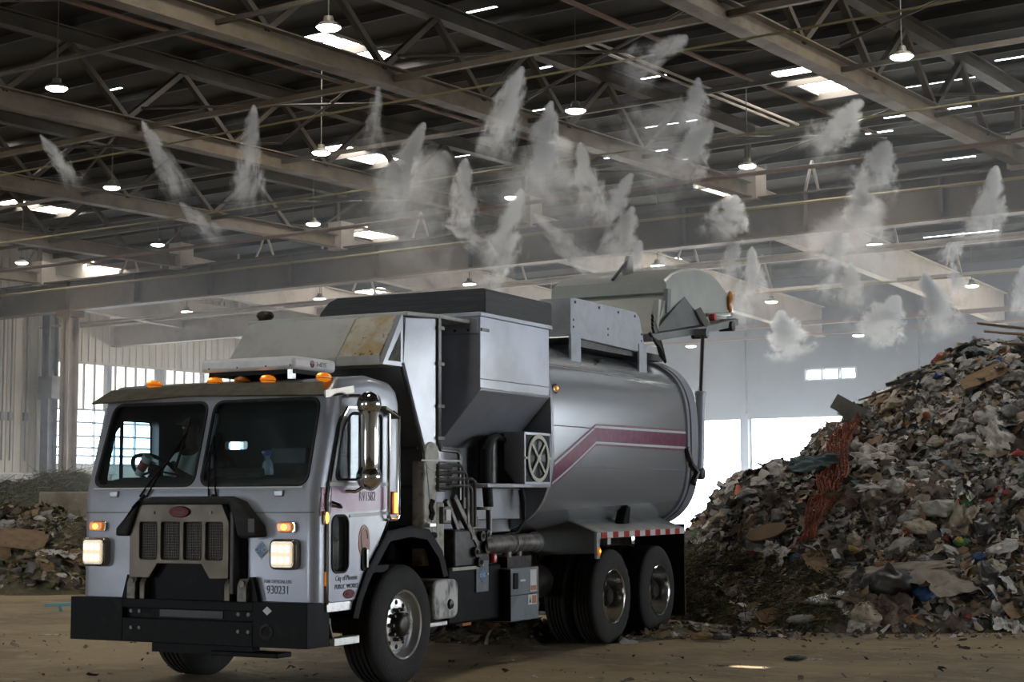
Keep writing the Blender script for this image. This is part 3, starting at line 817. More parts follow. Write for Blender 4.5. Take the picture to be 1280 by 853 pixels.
MB().tube([(1.0, 6.2, 3.20), (.95, 6.45, 3.235)], .02, 6).build('top_lug', M['grease'], tank)

# guard panel over the tailgate arm
M['guard'] = mat('pale_blue_grey_paint', (.44, .47, .52), .5, .1, c2=(.38, .40, .43), scale=5)
gp = [(5.48, 3.43), (5.48, 3.86), (5.62, 3.875), (7.35, 3.88), (7.46, 3.82), (7.60, 3.50), (7.60, 3.41), (7.40, 3.40)]
gd = MB().prism(gp, 'x', .965, 1.0).build('arm_guard', M['guard'], truck, bevel=.008)
MB().add([(.965, 5.46, 3.43), (1.0, 5.46, 3.43), (1.0, 5.46, 3.86), (.965, 5.46, 3.86), (.70, 5.30, 3.42), (.70, 5.30, 3.84), (.70, 5.34, 3.42), (.70, 5.34, 3.84)],
         [(0, 1, 2, 3), (4, 0, 3, 5), (6, 7, 2, 1), (4, 6, 1, 0), (5, 3, 2, 7), (4, 5, 7, 6)]).build('guard_return', M['guard'], gd)
for y0, y1, zt in ((5.46, 5.72, 3.46), (7.40, 7.64, 3.50)):
    MB().box(.985, 1.015, y0, y1, 3.13, zt).build('guard_post', M['guard'], gd, bevel=.005)
for y in (5.60, 6.25, 6.80, 7.30):
    MB().cyl((1.0, y, 3.825), (1.01, y, 3.825), .017, 8).build('guard_bolt', M['dkgrey'], gd)
for y, z in ((5.55, 3.62), (5.55, 3.54), (7.5, 3.62), (7.5, 3.54), (6.5, 3.60), (6.5, 3.53)):
    MB().cyl((1.0, y, z), (1.008, y, z), .014, 8).build('guard_bolt', M['dirtymetal'], gd)
MB().box(.30, .95, 5.5, 8.3, 3.34, 3.42).build('tailgate_arm', M['grease'], gd)

# raised tailgate
M['tg'] = mat('tailgate_paint', (.33, .345, .31), .45, .15, c2=(.28, .29, .255), scale=2, lo=.42, hi=.7, coat=.2)
M['tg2'] = mat('tailgate_gusset_paint', (.19, .20, .205), .5, .1, c2=(.16, .165, .165), scale=3)
tp = [(8.33, 3.70), (8.80, 4.27), (8.76, 4.29), (8.76, 4.46), (9.00, 4.58), (9.40, 4.68), (10.0, 4.755), (10.45, 4.75), (10.75, 4.68), (11.02, 4.57), (11.12, 4.42), (11.02, 4.12)]
tg = MB().prism(tp, 'x', -.83, .83)
tme = tg.mesh('tailgate', M['tg'], 0)
bm = bmesh.new(); bm.from_mesh(tme)
ed = [e for e in bm.edges if abs(e.verts[0].co.x - e.verts[1].co.x) < 1e-4 and min(v.co.z for v in e.verts) > 4.4 and min(v.co.y for v in e.verts) < 10.9]
bmesh.ops.bevel(bm, geom=ed, offset=.07, segments=3, profile=.5, affect='EDGES')
bm.to_mesh(tme); bm.free(); tme.shade_smooth(); tme.set_sharp_from_angle(angle=R(28))
tg = bpy.data.objects.new('tailgate', tme); link(tg, truck)
rimm = MB()
for s in (-1, 1):
    x0, x1 = sorted((s * .86, s * 1.06))
    rimm.prism([(7.72, 3.55), (7.72, 3.64), (9.3, 3.86), (10.86, 4.12), (10.86, 4.02), (9.3, 3.77)], 'x', x0, x1)
rimm.bar((-1.06, 7.76, 3.60), (1.06, 7.76, 3.60), .10, .10); rimm.bar((-1.06, 10.82, 4.07), (1.06, 10.82, 4.07), .10, .10)
rim = rimm.build('seal_rim', M['tg2'], tg, bevel=.01)
for s in (1, -1):
    x = s * .83
    v = [(x, 9.40, 4.30), (s * .92, 8.12, 3.70), (s * 1.0, 9.70, 3.95), (x, 8.40, 3.74), (x, 9.6, 3.92)]
    MB().add(v, [(0, 1, 2), (0, 3, 1), (0, 2, 4), (1, 3, 4, 2), (0, 4, 3)]).build('corner_gusset', M['tg2'], tg, smooth=0)
    MB().bar((s * .95, 9.55, 4.14), (s * 1.06, 9.62, 3.90), .12, .09).build('lug_arm', M['tg'], tg, bevel=.01)
    MB().bar((s * .92, 10.0, 4.10), (s * .92, 10.9, 4.20), .05, .05).build('side_rail', M['tg'], tg, bevel=.01)
    # lift cylinder
    cy_ = MB().cyl((s * 1.26, 8.72, 1.93), (s * 1.25, 8.84, 2.95), .062, 20).build('lift_cylinder', M['silver'], truck)
    MB().cyl((s * 1.25, 8.84, 2.95), (s * 1.19, 9.12, 3.76), .026, 14).build('piston_rod', M['chrome'], cy_)
    MB().lathe([(.07, -.03), (.075, 0), (.07, .03)], (s * 1.25, 8.84, 2.95), (0, .12, 1), 18).build('gland', M['silver'], cy_)
    MB().cyl((s * 1.20, 8.72, 1.93), (s * 1.32, 8.72, 1.93), .075, 16).build('pivot_pin', M['dirtymetal'], cy_)
    MB().cyl((s * 1.08, 9.13, 3.77), (s * 1.25, 9.13, 3.77), .06, 14).build('rod_eye', M['tg2'], cy_)
    MB().cyl((s * .9, 9.5, 3.80), (s * 1.1, 9.5, 3.80), .07, 14).build('roller', M['grease'], tg)
    MB().cyl((s * .9, 10.55, 3.99), (s * 1.1, 10.55, 3.99), .07, 14).build('roller', M['grease'], tg)
    MB().tube([(s * 1.24, 8.35, 2.25), (s * 1.27, 8.42, 2.05), (s * 1.28, 8.60, 1.95), (s * 1.26, 8.5, 1.80)], .04, 8).build('rear_latch', M['grease'], truck)
MB().prism([(8.70, 4.0), (8.82, 4.05), (8.86, 4.34), (8.74, 4.33)], 'x', .80, .86).build('hinge_bracket', M['tg2'], tg)
MB().prism([(8.18, 3.74), (8.24, 3.74), (8.34, 4.14), (8.26, 4.14)], 'x', .86, .93).build('hinge_bracket', M['canopy'], tg, bevel=.006)
MB().prism([(9.0, 4.5), (9.25, 4.62), (9.25, 4.88), (9.12, 4.86), (9.0, 4.62)], 'x', .10, .16).build('lifting_lug', M['canopy'], tg, bevel=.008)
MB().bar((.05, 8.80, 4.50), (.14, 9.12, 4.80), .03, .03).build('lug_brace', M['dkgrey'], tg)
al = MB().ball((.85, 11.13, 4.40), (.045, .085, .16), 16, 10).build('amber_beacon', M['amber_dark'], tg)
rl = MB().cyl((.98, 9.95, 4.06), (1.06, 9.95, 4.06), .05, 14).build('red_lamp', M['red_lens'], tg)
ho = MB()
for k in range(4):
    ho.tube([(1.02, 7.70 + .05 * k, 3.66), (1.10, 7.78 + .06 * k, 3.50 - .03 * k), (1.08, 7.92 + .05 * k, 3.38 - .02 * k), (1.02, 8.0 + .04 * k, 3.50), (1.0, 7.86, 3.75 + .05 * k)], .02, 6)
ho.build('hydraulic_hose', M['grease'], tg)

# rear fender with striped tape, skirt and flap
for s in (1, -1):
    def X(a, b): return sorted((s * a, s * b))
    fp = [(s * .47, 1.36), (s * .80, 1.42), (s * 1.23, 1.255), (s * 1.23, 1.18), (s * .80, 1.34), (s * .47, 1.30)]
    fe = MB().prism(fp, 'y', 5.66, 8.26).build('rear_fender', M['canopy'], truck, bevel=.006)
    MB().prism([(s * .47, .99), (s * 1.215, 1.02), (s * 1.215, 1.255), (s * .80, 1.415), (s * .47, 1.36)], 'y', 5.63, 5.665).build('fender_front', M['tg2'], fe, bevel=.006)
    MB().box(*X(1.20, 1.235), 5.62, 5.70, .96, 1.25).build('fender_corner', M['silver'], fe, bevel=.006)
    n = 16
    for k in range(n):
        y0 = 5.74 + k * (8.24 - 5.74) / n
        MB().box(*X(1.23, 1.236), y0, y0 + (8.24 - 5.74) / n, 1.185, 1.25).build('reflective_tape', M['tape_red'] if k % 2 == 0 else M['stripe_white'], fe)
    MB().box(*X(.46, .50), 5.66, 8.30, .95, 1.36).build('inner_skirt', M['grease'], fe)
    MB().box(*X(.55, 1.22), 8.27, 8.295, .17, 1.30).build('mud_flap', M['rubber'], fe)
    al_ = MB().ball((s * 1.24, 5.66, 1.04), (.02, .035, .055), 12, 8).build('amber_lamp', M['amber'], fe)
    MB().ball((s * 1.255, 5.655, 1.045), (.012, .014, .02), 8, 6).build('bulb', M['amber_lit'], al_)
    MB().prism([(6.62, 1.33), (6.80, 1.33), (6.84, 1.52), (6.74, 1.55)], 'x', *X(1.0, 1.12)).build('work_light', M['black'], fe, bevel=.012)
    MB().box(*X(1.0, 1.08), 6.25, 6.34, 1.10, 1.17).build('white_tag', M['sticker'], fe)

# ---------------------------------------------------------------- arm bay: hydraulics on the near side
arm = MB().prism([(2.06, 1.02), (2.30, 1.02), (2.30, 1.99), (2.22, 2.02), (2.06, 1.98)], 'x', .98, 1.11).build('arm_mast', M['beige_metal'], truck, bevel=.015)
MB().lathe([(0, .0), (.13, 0), (.13, .03), (0, .03)], (1.085, 2.20, 2.03), (1, 0, 0), 24).build('mast_cap', M['beige_metal'], arm)
MB().box(.90, 1.08, 2.34, 2.50, .98, 1.60).build('mast_foot', M['beige_metal'], arm, bevel=.02)
MB().prism([(2.0, 1.98), (2.75, 1.985), (2.75, 2.0), (2.0, 1.995)], 'x', 1.09, 1.12).build('pipe_rail', M['hydraulic'], arm)
MB().tube([(1.115, 2.17, 1.45), (1.12, 2.20, 1.50), (1.115, 2.17, 1.56), (1.12, 2.20, 1.62)], .03, 6).build('spring_clip', M['grease'], arm)
MB().cyl((1.11, 2.08, 1.30), (1.20, 2.08, 1.30), .02, 8).build('valve_stem', M['black'], arm)
MB().cyl((1.19, 2.04, 1.30), (1.19, 2.12, 1.30), .03, 8).build('valve_knob', M['black'], arm)
vb = MB().box(.96, 1.10, 2.36, 2.50, 1.70, 1.98).build('valve_block', M['dirtymetal'], truck, bevel=.01)
for k in range(4):
    z = 1.74 + k * .065
    MB().cyl((1.12, 2.28, z), (1.12, 2.52, z), .026, 10).build('spool_cylinder', M['hydraulic'], vb)
    MB().lathe([(.034, 0), (.034, .03)], (1.12, 2.50, z), (0, 1, 0), 6).build('pipe_nut', M['steel'], vb)
for k, (z, y1, zd) in enumerate(((1.95, 2.78, 1.60), (1.885, 2.86, 1.45), (1.82, 3.02, 1.42), (1.755, 2.95, 1.30))):
    MB().tube([(1.12, 2.50, z), (1.12, y1 - .06, z), (1.12, y1 - .015, z - .02), (1.12, y1, z - .07), (1.12, y1, zd)], .017, 8).build('hydraulic_pipe', M['hydraulic'], vb)
    MB().cyl((1.12, y1, zd - .06), (1.12, y1, zd + .04), .03, 8).build('pipe_fitting', M['steel'], vb)
for y, x in ((2.335, 1.105), (2.395, 1.085)):
    MB().tube([(x, y, 3.36), (x, y, 2.16), (x, y + .04, 2.09), (x, y + .35, 2.08), (x, y + .40, 2.05), (x, y + .41, 1.62)], .017, 8).build('riser_pipe', M['hydraulic'], hm)
for z in (3.24, 2.9, 2.5, 2.2):
    MB().box(1.04, 1.125, 2.30, 2.42, z - .015, z + .015).build('pipe_clamp', M['dirtymetal'], hm)
MB().box(.735, .745, 2.68, 3.0, 1.86, 1.99).build('brown_warning_plate', mat('brown_plate', (.22, .10, .07), .5, c2=(.35, .25, .2), scale=14), hm)
sb = MB().box(1.02, 1.12, 2.40, 2.56, 1.40, 1.56).build('switch_box', M['dirtymetal'], truck, bevel=.01)
MB().box(1.12, 1.13, 2.44, 2.53, 1.43, 1.53).build('switch_plate', M['sticker'], sb)
MB().bar((1.10, 2.62, 1.66), (1.12, 3.05, 1.18), .05, .06).build('arm_link', M['dirtymetal'], truck, bevel=.008)
MB().bar((1.06, 2.55, 1.62), (1.08, 2.78, 1.28), .05, .05).build('arm_link', M['dirtymetal'], truck, bevel=.008)
ab = MB().box(.75, 1.13, 2.60, 3.30, .98, 1.34).build('arm_carriage', M['grease'], truck, bevel=.02)
for y, z, r in ((3.10, 1.27, .05), (3.20, 1.16, .06), (2.98, 1.12, .05), (3.22, 1.28, .045), (3.05, 1.02, .05)):
    MB().cyl((1.10, y, z), (1.17, y, z), r, 14).build('carriage_roller', M['grease'], ab)
    MB().cyl((1.165, y, z), (1.185, y, z), r * .45, 8).build('roller_pin', M['chrome'], ab)
MB().box(1.0, 1.14, 2.55, 3.05, .955, .985).build('wooden_chock', M['beige_metal'], ab)
cn = MB().lathe([(0, 0), (.085, .0), (.092, .015), (.092, .60), (.098, .605), (.098, .65), (.092, .655), (.092, 1.15), (.098, 1.16), (.098, 1.20), (.07, 1.22), (0, 1.22)], (1.10, 3.17, 1.18), (0, 1, 0), 28).build('muffler', M['dirtymetal'], truck)
for y in (3.80, 4.36):
    MB().tube([(1.10 + .10 * math.cos(t), y, 1.18 + .10 * math.sin(t)) for t in [i * .33 for i in range(20)]], .008, 5).build('muffler_clamp', M['alloy'], cn)
MB().tube([(1.0, 3.95, 2.20), (1.0, 3.72, 2.26), (1.02, 3.55, 2.22), (1.03, 3.42, 2.10), (1.04, 3.40, 1.9), (1.04, 3.45, 1.55)], [.03, .03, .045, .055, .055, .05], 12).build('exhaust_hose', M['rubber'], truck)
MB().tube([(1.04, 3.45, 1.60), (1.04, 3.46, 1.24)], .03, 10).build('exhaust_pipe', M['hydraulic'], truck)
MB().lathe([(0, 0), (.11, 0), (.11, .03), (0, .03)], (1.02, 3.32, 1.52), (0, 0, 1), 18).build('pipe_collar', M['dirtymetal'], truck)
MB().tube([(1.0, 4.25, 1.72), (1.02, 4.26, 1.58), (1.02, 4.27, 1.40), (1.0, 4.15, 1.28), (.95, 3.9, 1.25)], [.035, .035, .02, .018, .018], 8).build('drain_hose', M['rubber'], truck)
MB().cyl((.90, 3.70, 1.78), (.90, 3.70, 2.22), .10, 18).build('accumulator', M['grease'], truck)
# oil cooler with its fan guard
fu = MB().prism([(1.00, 1.92), (1.14, 1.77), (1.225, 1.77), (1.225, 2.31), (1.00, 2.31)], 'y', 3.86, 4.47).build('oil_cooler', M['silver'], truck, bevel=.008)
MB().box(1.224, 1.229, 3.89, 4.44, 1.80, 2.285).build('cooler_core', M['expanded'], fu)
fm = MB()
for a, b in ((3.86, 3.885), (4.445, 4.47)): fm.box(1.225, 1.236, a, b, 1.775, 2.305)
fm.box(1.225, 1.236, 3.86, 4.47, 1.775, 1.80); fm.box(1.225, 1.236, 3.86, 4.47, 2.28, 2.305)
fm.build('cooler_frame', M['silver'], fu)
fc = (4.165, 2.04)
fg = MB()
no = 40
for r0, r1 in ((.205, .245),):
    v = []; 
    for i in range(no):
        t = 2 * math.pi * i / no
        for r in (r0, r1):
            for x in (1.236, 1.25): v.append((x, fc[0] + r * math.cos(t), fc[1] + r * math.sin(t)))
    f = []
    for i in range(no):
        a = i * 4; b = ((i + 1) % no) * 4
        f += [(a, a + 1, b + 1, b), (a + 2, b + 2, b + 3, a + 3), (a + 1, a + 3, b + 3, b + 1), (a, b, b + 2, a + 2)]
    fg.add(v, f)
for t in (math.pi / 4, 3 * math.pi / 4):
    d = Vector((0, math.cos(t), math.sin(t)))
    o = Vector((1.243, *fc))
    fg.bar(o - d * .21, o + d * .21, .032, .012, up=(1, 0, 0))
fg.cyl((1.236, *fc), (1.252, *fc), .04, 16)
for y0, y1 in ((3.87, 3.93), (4.40, 4.46)): fg.box(1.236, 1.247, y0, y1, 2.03, 2.055)
fgo = fg.build('fan_guard', M['fan_ring'], fu)
fbm = MB()
for k in range(6):
    t = 2 * math.pi * k / 6
    d = Vector((0, math.cos(t), math.sin(t))); e_ = Vector((0, -math.sin(t), math.cos(t)))
    o = Vector((1.231, *fc))
    fbm.add([o + d * .03 + e_ * .02, o + d * .19 + e_ * .05, o + d * .19 - e_ * .04 + Vector((.004, 0, 0)), o + d * .03 - e_ * .02 + Vector((.004, 0, 0))], [(0, 1, 2, 3)])
fbm.build('fan_blade', M['grease'], fu, smooth=0)
MB().box(1.236, 1.24, 4.10, 4.22, 1.80, 1.83).build('maker_plate', M['sticker'], fu)
# under the body
tk = MB().prism(rpoly([(2.06, .53), (2.52, .53), (2.52, .89), (2.06, .89)], .10, 6), 'x', .80, 1.215).build('air_tank', M['dirty_white'], truck, bevel=.02)
MB().lathe([(0, 0), (.05, 0), (.04, .02), (0, .025)], (1.215, 2.36, .66), (1, 0, 0), 16).build('drain_boss', M['grease'], tk)
MB().box(1.0, 1.20, 2.02, 2.34, .47, .51).build('tank_step', M['alloy'], tk, bevel=.006)
bb = MB().box(.55, 1.12, 2.50, 3.56, .45, .99).build('battery_box', M['black'], truck, bevel=.02)
MB().box(.50, 1.05, 2.3, 3.6, .98, 1.06).build('box_lid', M['grease'], bb)
pl = MB().box(1.12, 1.135, 3.02, 3.27, .73, 1.03).build('fuel_panel', M['box_grey'], bb, bevel=.004)
MB().prism([(3.06, .89), (3.14, .96), (3.22, .89), (3.14, .82)], 'x', 1.135, 1.138).build('fuel_sticker', M['blue'], pl, smooth=0)
lettering('CNG', .05, 'side', (1.1385, 3.14, .89), M['sticker'], pl, 'lettering')
MB().box(1.135, 1.138, 3.05, 3.16, .98, 1.01).build('paper_label', M['sticker'], pl)
MB().cyl((1.135, 3.24, .90), (1.145, 3.24, .90), .014, 8).build('panel_latch', M['alloy'], pl)
MB().box(.95, 1.02, 2.95, 3.12, .41, .45).build('amber_reflector', M['amber_dark'], bb)
gb = MB().box(.72, 1.22, 3.56, 4.20, .41, .94).build('tool_box', M['box_grey'], truck, bevel=.01)
gk = MB().box(.74, 1.23, 3.545, 3.56, .42, .93).build('box_side', M['black'], gb)
MB().box(1.22, 1.226, 3.58, 4.18, .665, .672).build('door_gap', M['black'], gb)
MB().box(1.22, 1.235, 3.62, 3.72, .73, .89).build('paddle_latch', M['black'], gb, bevel=.008)
MB().box(1.22, 1.224, 3.78, 3.89, .80, .82).build('small_label', M['sticker'], gb)
w_ = MB().box(1.22, 1.224, 4.00, 4.14, .69, .91).build('instruction_label', M['sticker'], gb)
MB().box(1.223, 1.2255, 4.01, 4.13, .70, .75).build('label_stripe', M['sticker_or'], w_)
w_ = MB().box(1.22, 1.224, 3.95, 4.14, .56, .66).build('hazard_label', M['sticker'], gb)
MB().box(1.223, 1.2255, 4.04, 4.13, .57, .65).build('label_patch', M['sticker_or'], w_)
MB().prism([(3.97, .58), (4.02, .58), (3.995, .64)], 'x', 1.223, 1.2255).build('label_triangle', M['ink'], w_, smooth=0)
MB().lathe([(0, 0), (.05, 0), (.055, .05), (.045, .09), (0, .10)], (1.05, 3.50, 1.0), (0, 0, 1), 16).build('red_beacon', M['red_lens'], bb)
MB().box(.80, 1.16, 3.62, 4.15, .94, 1.05).build('hose_tray', M['grease'], gb)
for y in (3.72, 3.95): MB().cyl((1.10, y, .98), (1.10, y, 1.12), .05, 12).build('filter_cartridge', M['dirtymetal'], gb)
for s in (-1, 1):
    MB().cyl((s * .60, 4.55, .72), (s * .60, 5.45, .72), .18, 20).build('reservoir', M['grease'], truck)
# ================================================================== DRIVER and the things in the cab
def skinned(name, joints, edges, root, mt, parent=None, sub=2):
    me = bpy.data.meshes.new(name)
    me.from_pydata([j[0] for j in joints], edges, [])
    o = bpy.data.objects.new(name, me); link(o)
    md = o.modifiers.new('skin', 'SKIN'); md.use_smooth_shade = True
    for i, j in enumerate(joints):
        sv = me.skin_vertices[0].data[i]
        r = j[1]; sv.radius = r if isinstance(r, tuple) else (r, r)
        sv.use_root = (i == root)
    ss = o.modifiers.new('sub', 'SUBSURF'); ss.levels = sub; ss.render_levels = sub
    bpy.context.view_layer.update()
    dg = bpy.context.evaluated_depsgraph_get()
    nm = bpy.data.meshes.new_from_object(o.evaluated_get(dg))
    for m_ in list(o.modifiers): o.modifiers.remove(m_)
    o.data = nm; nm.materials.clear(); nm.materials.append(mt); nm.shade_smooth()
    if parent: o.parent = parent
    return o

drv = empty('person', TORG + Matrix.Rotation(TYAW, 3, 'Z') @ Vector((-.80, 1.10, 1.40)), TYAW)
tag(drv, 'driver in a white shirt sitting behind the steering wheel', 'person')
J = []; E_ = []
def jn(p, r, par=None):
    J.append((p, r)); i = len(J) - 1
    if par is not None: E_.append((par, i))
    return i
pel = jn((0, .02, .12), (.17, .12))
bel = jn((0, .0, .30), (.155, .115), pel)
chs = jn((0, -.01, .50), (.17, .115), bel)
uch = jn((0, .0, .62), (.12, .085), chs)
nk = jn((0, -.005, .72), .052, uch)
jaw = jn((0, -.035, .80), (.062, .072), nk)
hd = jn((0, -.02, .88), (.076, .092), jaw)
tp_ = jn((0, -.01, .955), (.06, .075), hd)
for s in (-1, 1):
    sh = jn((s * .19, .01, .61), .062, uch)
    el = jn((s * .245, -.10, .34), .046, sh)
    wr = jn((s * .14, -.33, .47), .030, el)
    pm = jn((s * .125, -.40, .50), (.036, .020), wr)
    for k in range(4):
        bx = s * (.155 - .02 * k)
        L_ = (.034, .042, .040, .032)[k]
        a = jn((bx, -.43, .525), .0095, pm)
        b = jn((bx - s * .004, -.43 - .012, .525 + L_), .0085, a)
        c_ = jn((bx - s * .01, -.43 + .015, .54 + L_), .0075, b)
    t1 = jn((s * .095, -.39, .515), .010, pm); t2 = jn((s * .085, -.415, .545), .0085, t1)
    hp = jn((s * .10, -.02, .09), .095, pel)
    kn = jn((s * .16, -.42, .14), .062, hp)
    an = jn((s * .15, -.50, -.28), .042, kn)
    ft = jn((s * .15, -.60, -.32), (.04, .03), an)
bodyo = skinned('body', J, E_, pel, M['skin'], drv)
# face and hair
fm_ = MB()
fm_.ball((0, -.115, .865), (.014, .022, .024), 10, 8)
fa = fm_.build('nose', M['skin'], drv)
for s in (-1, 1):
    MB().ball((s * .03, -.100, .895), (.013, .009, .008), 10, 6).build('eye', M['sticker'], drv)
    MB().ball((s * .080, -.015, .875), (.010, .022, .032), 10, 8).build('ear', M['skin'], drv)
MB().ball((0, -.100, .828), (.026, .010, .007), 10, 6).build('mouth', mat('lips', (.08, .03, .025), .5), drv)
hm_ = MB()
hm_.ball((0, .0, .925), (.088, .105, .075), 18, 10)
hm_.prism([(-.07, -.07), (.07, -.07), (.06, -.17), (-.06, -.17)], 'z', .925, .935)
hm_.build('cap', M['trousers'], drv, smooth=60)
JS = []; ES = []
def js(p, r, par=None):
    JS.append((p, r)); i = len(JS) - 1
    if par is not None: ES.append((par, i))
    return i
a0 = js((0, .02, .14), (.185, .135)); a1 = js((0, -.005, .31), (.175, .135), a0); a2 = js((0, -.015, .50), (.19, .135), a1); a3 = js((0, .0, .63), (.125, .095), a2)
js((0, .0, .685), .07, a3)
for s in (-1, 1):
    b0 = js((s * .195, .01, .61), .08, a3); js((s * .235, -.07, .42), .064, b0)
skinned('shirt', JS, ES, a0, M['shirt'], drv)
JS = []; ES = []
a0 = js((0, .02, .12), (.185, .13))
for s in (-1, 1):
    h = js((s * .10, -.02, .09), .105, a0); k_ = js((s * .16, -.42, .14), .075, h); js((s * .15, -.49, -.22), .06, k_)
skinned('trousers', JS, ES, a0, M['trousers'], drv)

def tl(x, y, z): return TORG + Matrix.Rotation(TYAW, 3, 'Z') @ Vector((x, y, z))
# spray bottle standing on the dashboard
sbt = empty('spray_bottle', tl(.50, .47, 1.845), TYAW)
tag(sbt, 'pale spray bottle with a blue trigger head standing on the dashboard', 'bottle')
MB().lathe([(0, 0), (.045, .0), (.05, .02), (.045, .09), (.02, .14), (.018, .16), (0, .16)], (0, 0, 0), (0, 0, 1), 18).build('bottle', M['clear_bottle'], sbt)
h_ = MB(); h_.box(-.02, .025, -.05, .02, .16, .21); h_.prism([(-.05, .175), (-.03, .175), (-.04, .11)], 'x', -.008, .008)
h_.build('trigger_head', M['blue_bottle'], sbt, bevel=.006)
MB().cyl((.0, -.075, .19), (0, -.05, .19), .012, 10).build('nozzle', M['sticker'], sbt)
# paper cup roll leaning on the dashboard
cupo = empty('paper_cup', tl(-.90, .46, 1.86), TYAW)
tag(cupo, 'white and red paper cup leaning on the dashboard before the steering wheel', 'cup')
ax_ = Vector((-.28, .0, -.9)).normalized() * -1
MB().lathe([(0, 0), (.034, 0), (.046, .19), (.05, .195), (.046, .2), (.042, .195), (.03, .01), (0, .01)], (0, 0, 0), (.55, .0, .8), 20).build('cup', M['white'], cupo)
MB().lathe([(.0385, .055), (.0445, .14)], (0, 0, 0), (.55, 0, .8), 20).build('red_band', M['tape_red'], cupo)
# ================================================================== BUILDING
M['floor'] = mat('tipping_floor', (.33, .25, .14), .85, 0, c2=(.21, .158, .092), scale=.45, lo=.44, hi=.58, c3=(.40, .31, .19), scale3=3.1, lo3=.52, hi3=.74, bump=.7, bscale=7, detail=10)
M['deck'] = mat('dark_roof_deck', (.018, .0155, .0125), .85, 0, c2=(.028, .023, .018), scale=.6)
M['steelbeam'] = mat('beige_roof_steel', (.135, .102, .064), .55, 0, c2=(.08, .058, .035), scale=1.3, lo=.45, hi=.7, rvar=.15)
M['steelpale'] = mat('pale_beige_steel', (.42, .37, .31), .6, 0, c2=(.27, .22, .175), scale=1.2, lo=.45, hi=.72)
M['truss_dark'] = mat('dark_truss_steel', (.060, .047, .032), .6, 0, c2=(.04, .032, .023), scale=2)
M['girder'] = mat('plate_girder_paint', (.085, .070, .052), .6, 0, c2=(.055, .045, .034), scale=1.5)
M['purlin'] = mat('purlin_steel', (.040, .034, .027), .6)
M['colgrey'] = mat('grey_column', (.26, .26, .27), .6, 0, c2=(.18, .18, .18), scale=2)
M['siding'] = mat('beige_siding', (.60, .55, .47), .6, 0, c2=(.42, .36, .28), scale=1.0, lo=.5, hi=.75, stretch=(1, 3, .4))
M['farwall'] = mat('grey_wall_sheet', (.095, .10, .115), .7, 0, c2=(.075, .08, .09), scale=.8)
M['concrete'] = mat('push_wall_concrete', (.36, .31, .25), .85, 0, c2=(.22, .19, .15), scale=1.6, bump=.2, bscale=14)
M['conc_white'] = mat('whitewashed_concrete', (.55, .53, .50), .8, 0, c2=(.38, .35, .3), scale=1.3)
M['skypane'] = glow('lit_skylight', (1.0, .95, .88), SKYL)
M['lamp_on'] = glow('lamp_lens', (1.0, .97, .85), 16.0)
M['lamp_body'] = mat('lamp_housing', (.10, .09, .07), .5, .2)
M['pane'] = glassmat('clear_pane', (.9, .95, 1.0))
M['pane_dull'] = glassmat('dusty_translucent_sheet', (.42, .39, .35))
M['mullion'] = mat('window_bar', (.30, .31, .33), .6)
M['outside'] = mat('bright_yard_concrete', (.5, .49, .47), .9, 0, c2=(.42, .41, .4), scale=.3)
M['redpipe'] = mat('rust_red_pipe', (.16, .09, .06), .6)
M['yellow_line'] = mat('yellow_mist_line', (.22, .18, .09), .55)

def sheet(axis, at, u0, u1, v0, v1, holes, th=.06):
    """flat panel with rectangular openings; axis = its normal, holes = (u0, u1, v0, v1)"""
    us = sorted({u0, u1, *[h[0] for h in holes], *[h[1] for h in holes]}); vs = sorted({v0, v1, *[h[2] for h in holes], *[h[3] for h in holes]})
    us = [u for u in us if u0 <= u <= u1]; vs = [v for v in vs if v0 <= v <= v1]
    m = MB()
    import bisect
    # row-wise: merge neighbouring solid cells
    for j in range(len(vs) - 1):
        vc = (vs[j] + vs[j + 1]) / 2
        row = [h for h in holes if h[2] < vc < h[3]]
        run = None
        for i in range(len(us) - 1):
            uc = (us[i] + us[i + 1]) / 2
            solid = not any(h[0] < uc < h[1] for h in row)
            if solid and run is None: run = us[i]
            if run is not None and (not solid or i == len(us) - 2):
                e = us[i] if not solid else us[i + 1]
                a = callable(at)
                if axis == 'z':
                    za = at(vs[j]) if a else at; zb = at(vs[j + 1]) if a else at
                    vv = [(run, vs[j], za), (e, vs[j], za), (e, vs[j + 1], zb), (run, vs[j + 1], zb)]
                    vv += [(x, y, z + th) for x, y, z in vv]
                    m.add(vv, [(0, 3, 2, 1), (4, 5, 6, 7), (0, 1, 5, 4), (1, 2, 6, 5), (2, 3, 7, 6), (3, 0, 4, 7)])
                elif axis == 'y': m.box(run, e, at, at + th, vs[j], vs[j + 1])
                else: m.box(at - th, at, run, e, vs[j], vs[j + 1])
                run = None
    return m

XW, XE, YB, YF = -48.5, 14.0, -14.0, 54.0
fl = MB().add([(XW - .5, YB, 0), (XE, YB, 0), (XE, YF + .4, 0), (XW - .5, YF + .4, 0)], [(0, 1, 2, 3)]).build('floor', M['floor'], smooth=0)
tag(fl, 'brown dirt-covered concrete tipping floor', 'floor', kind='structure')
yard = MB().add([(-90, YF + .4, -.03), (60, YF + .4, -.03), (60, 130, -.03), (-90, 130, -.03)], [(0, 1, 2, 3)]).build('ground_outside', M['outside'], smooth=0)
tag(yard, kind='structure')

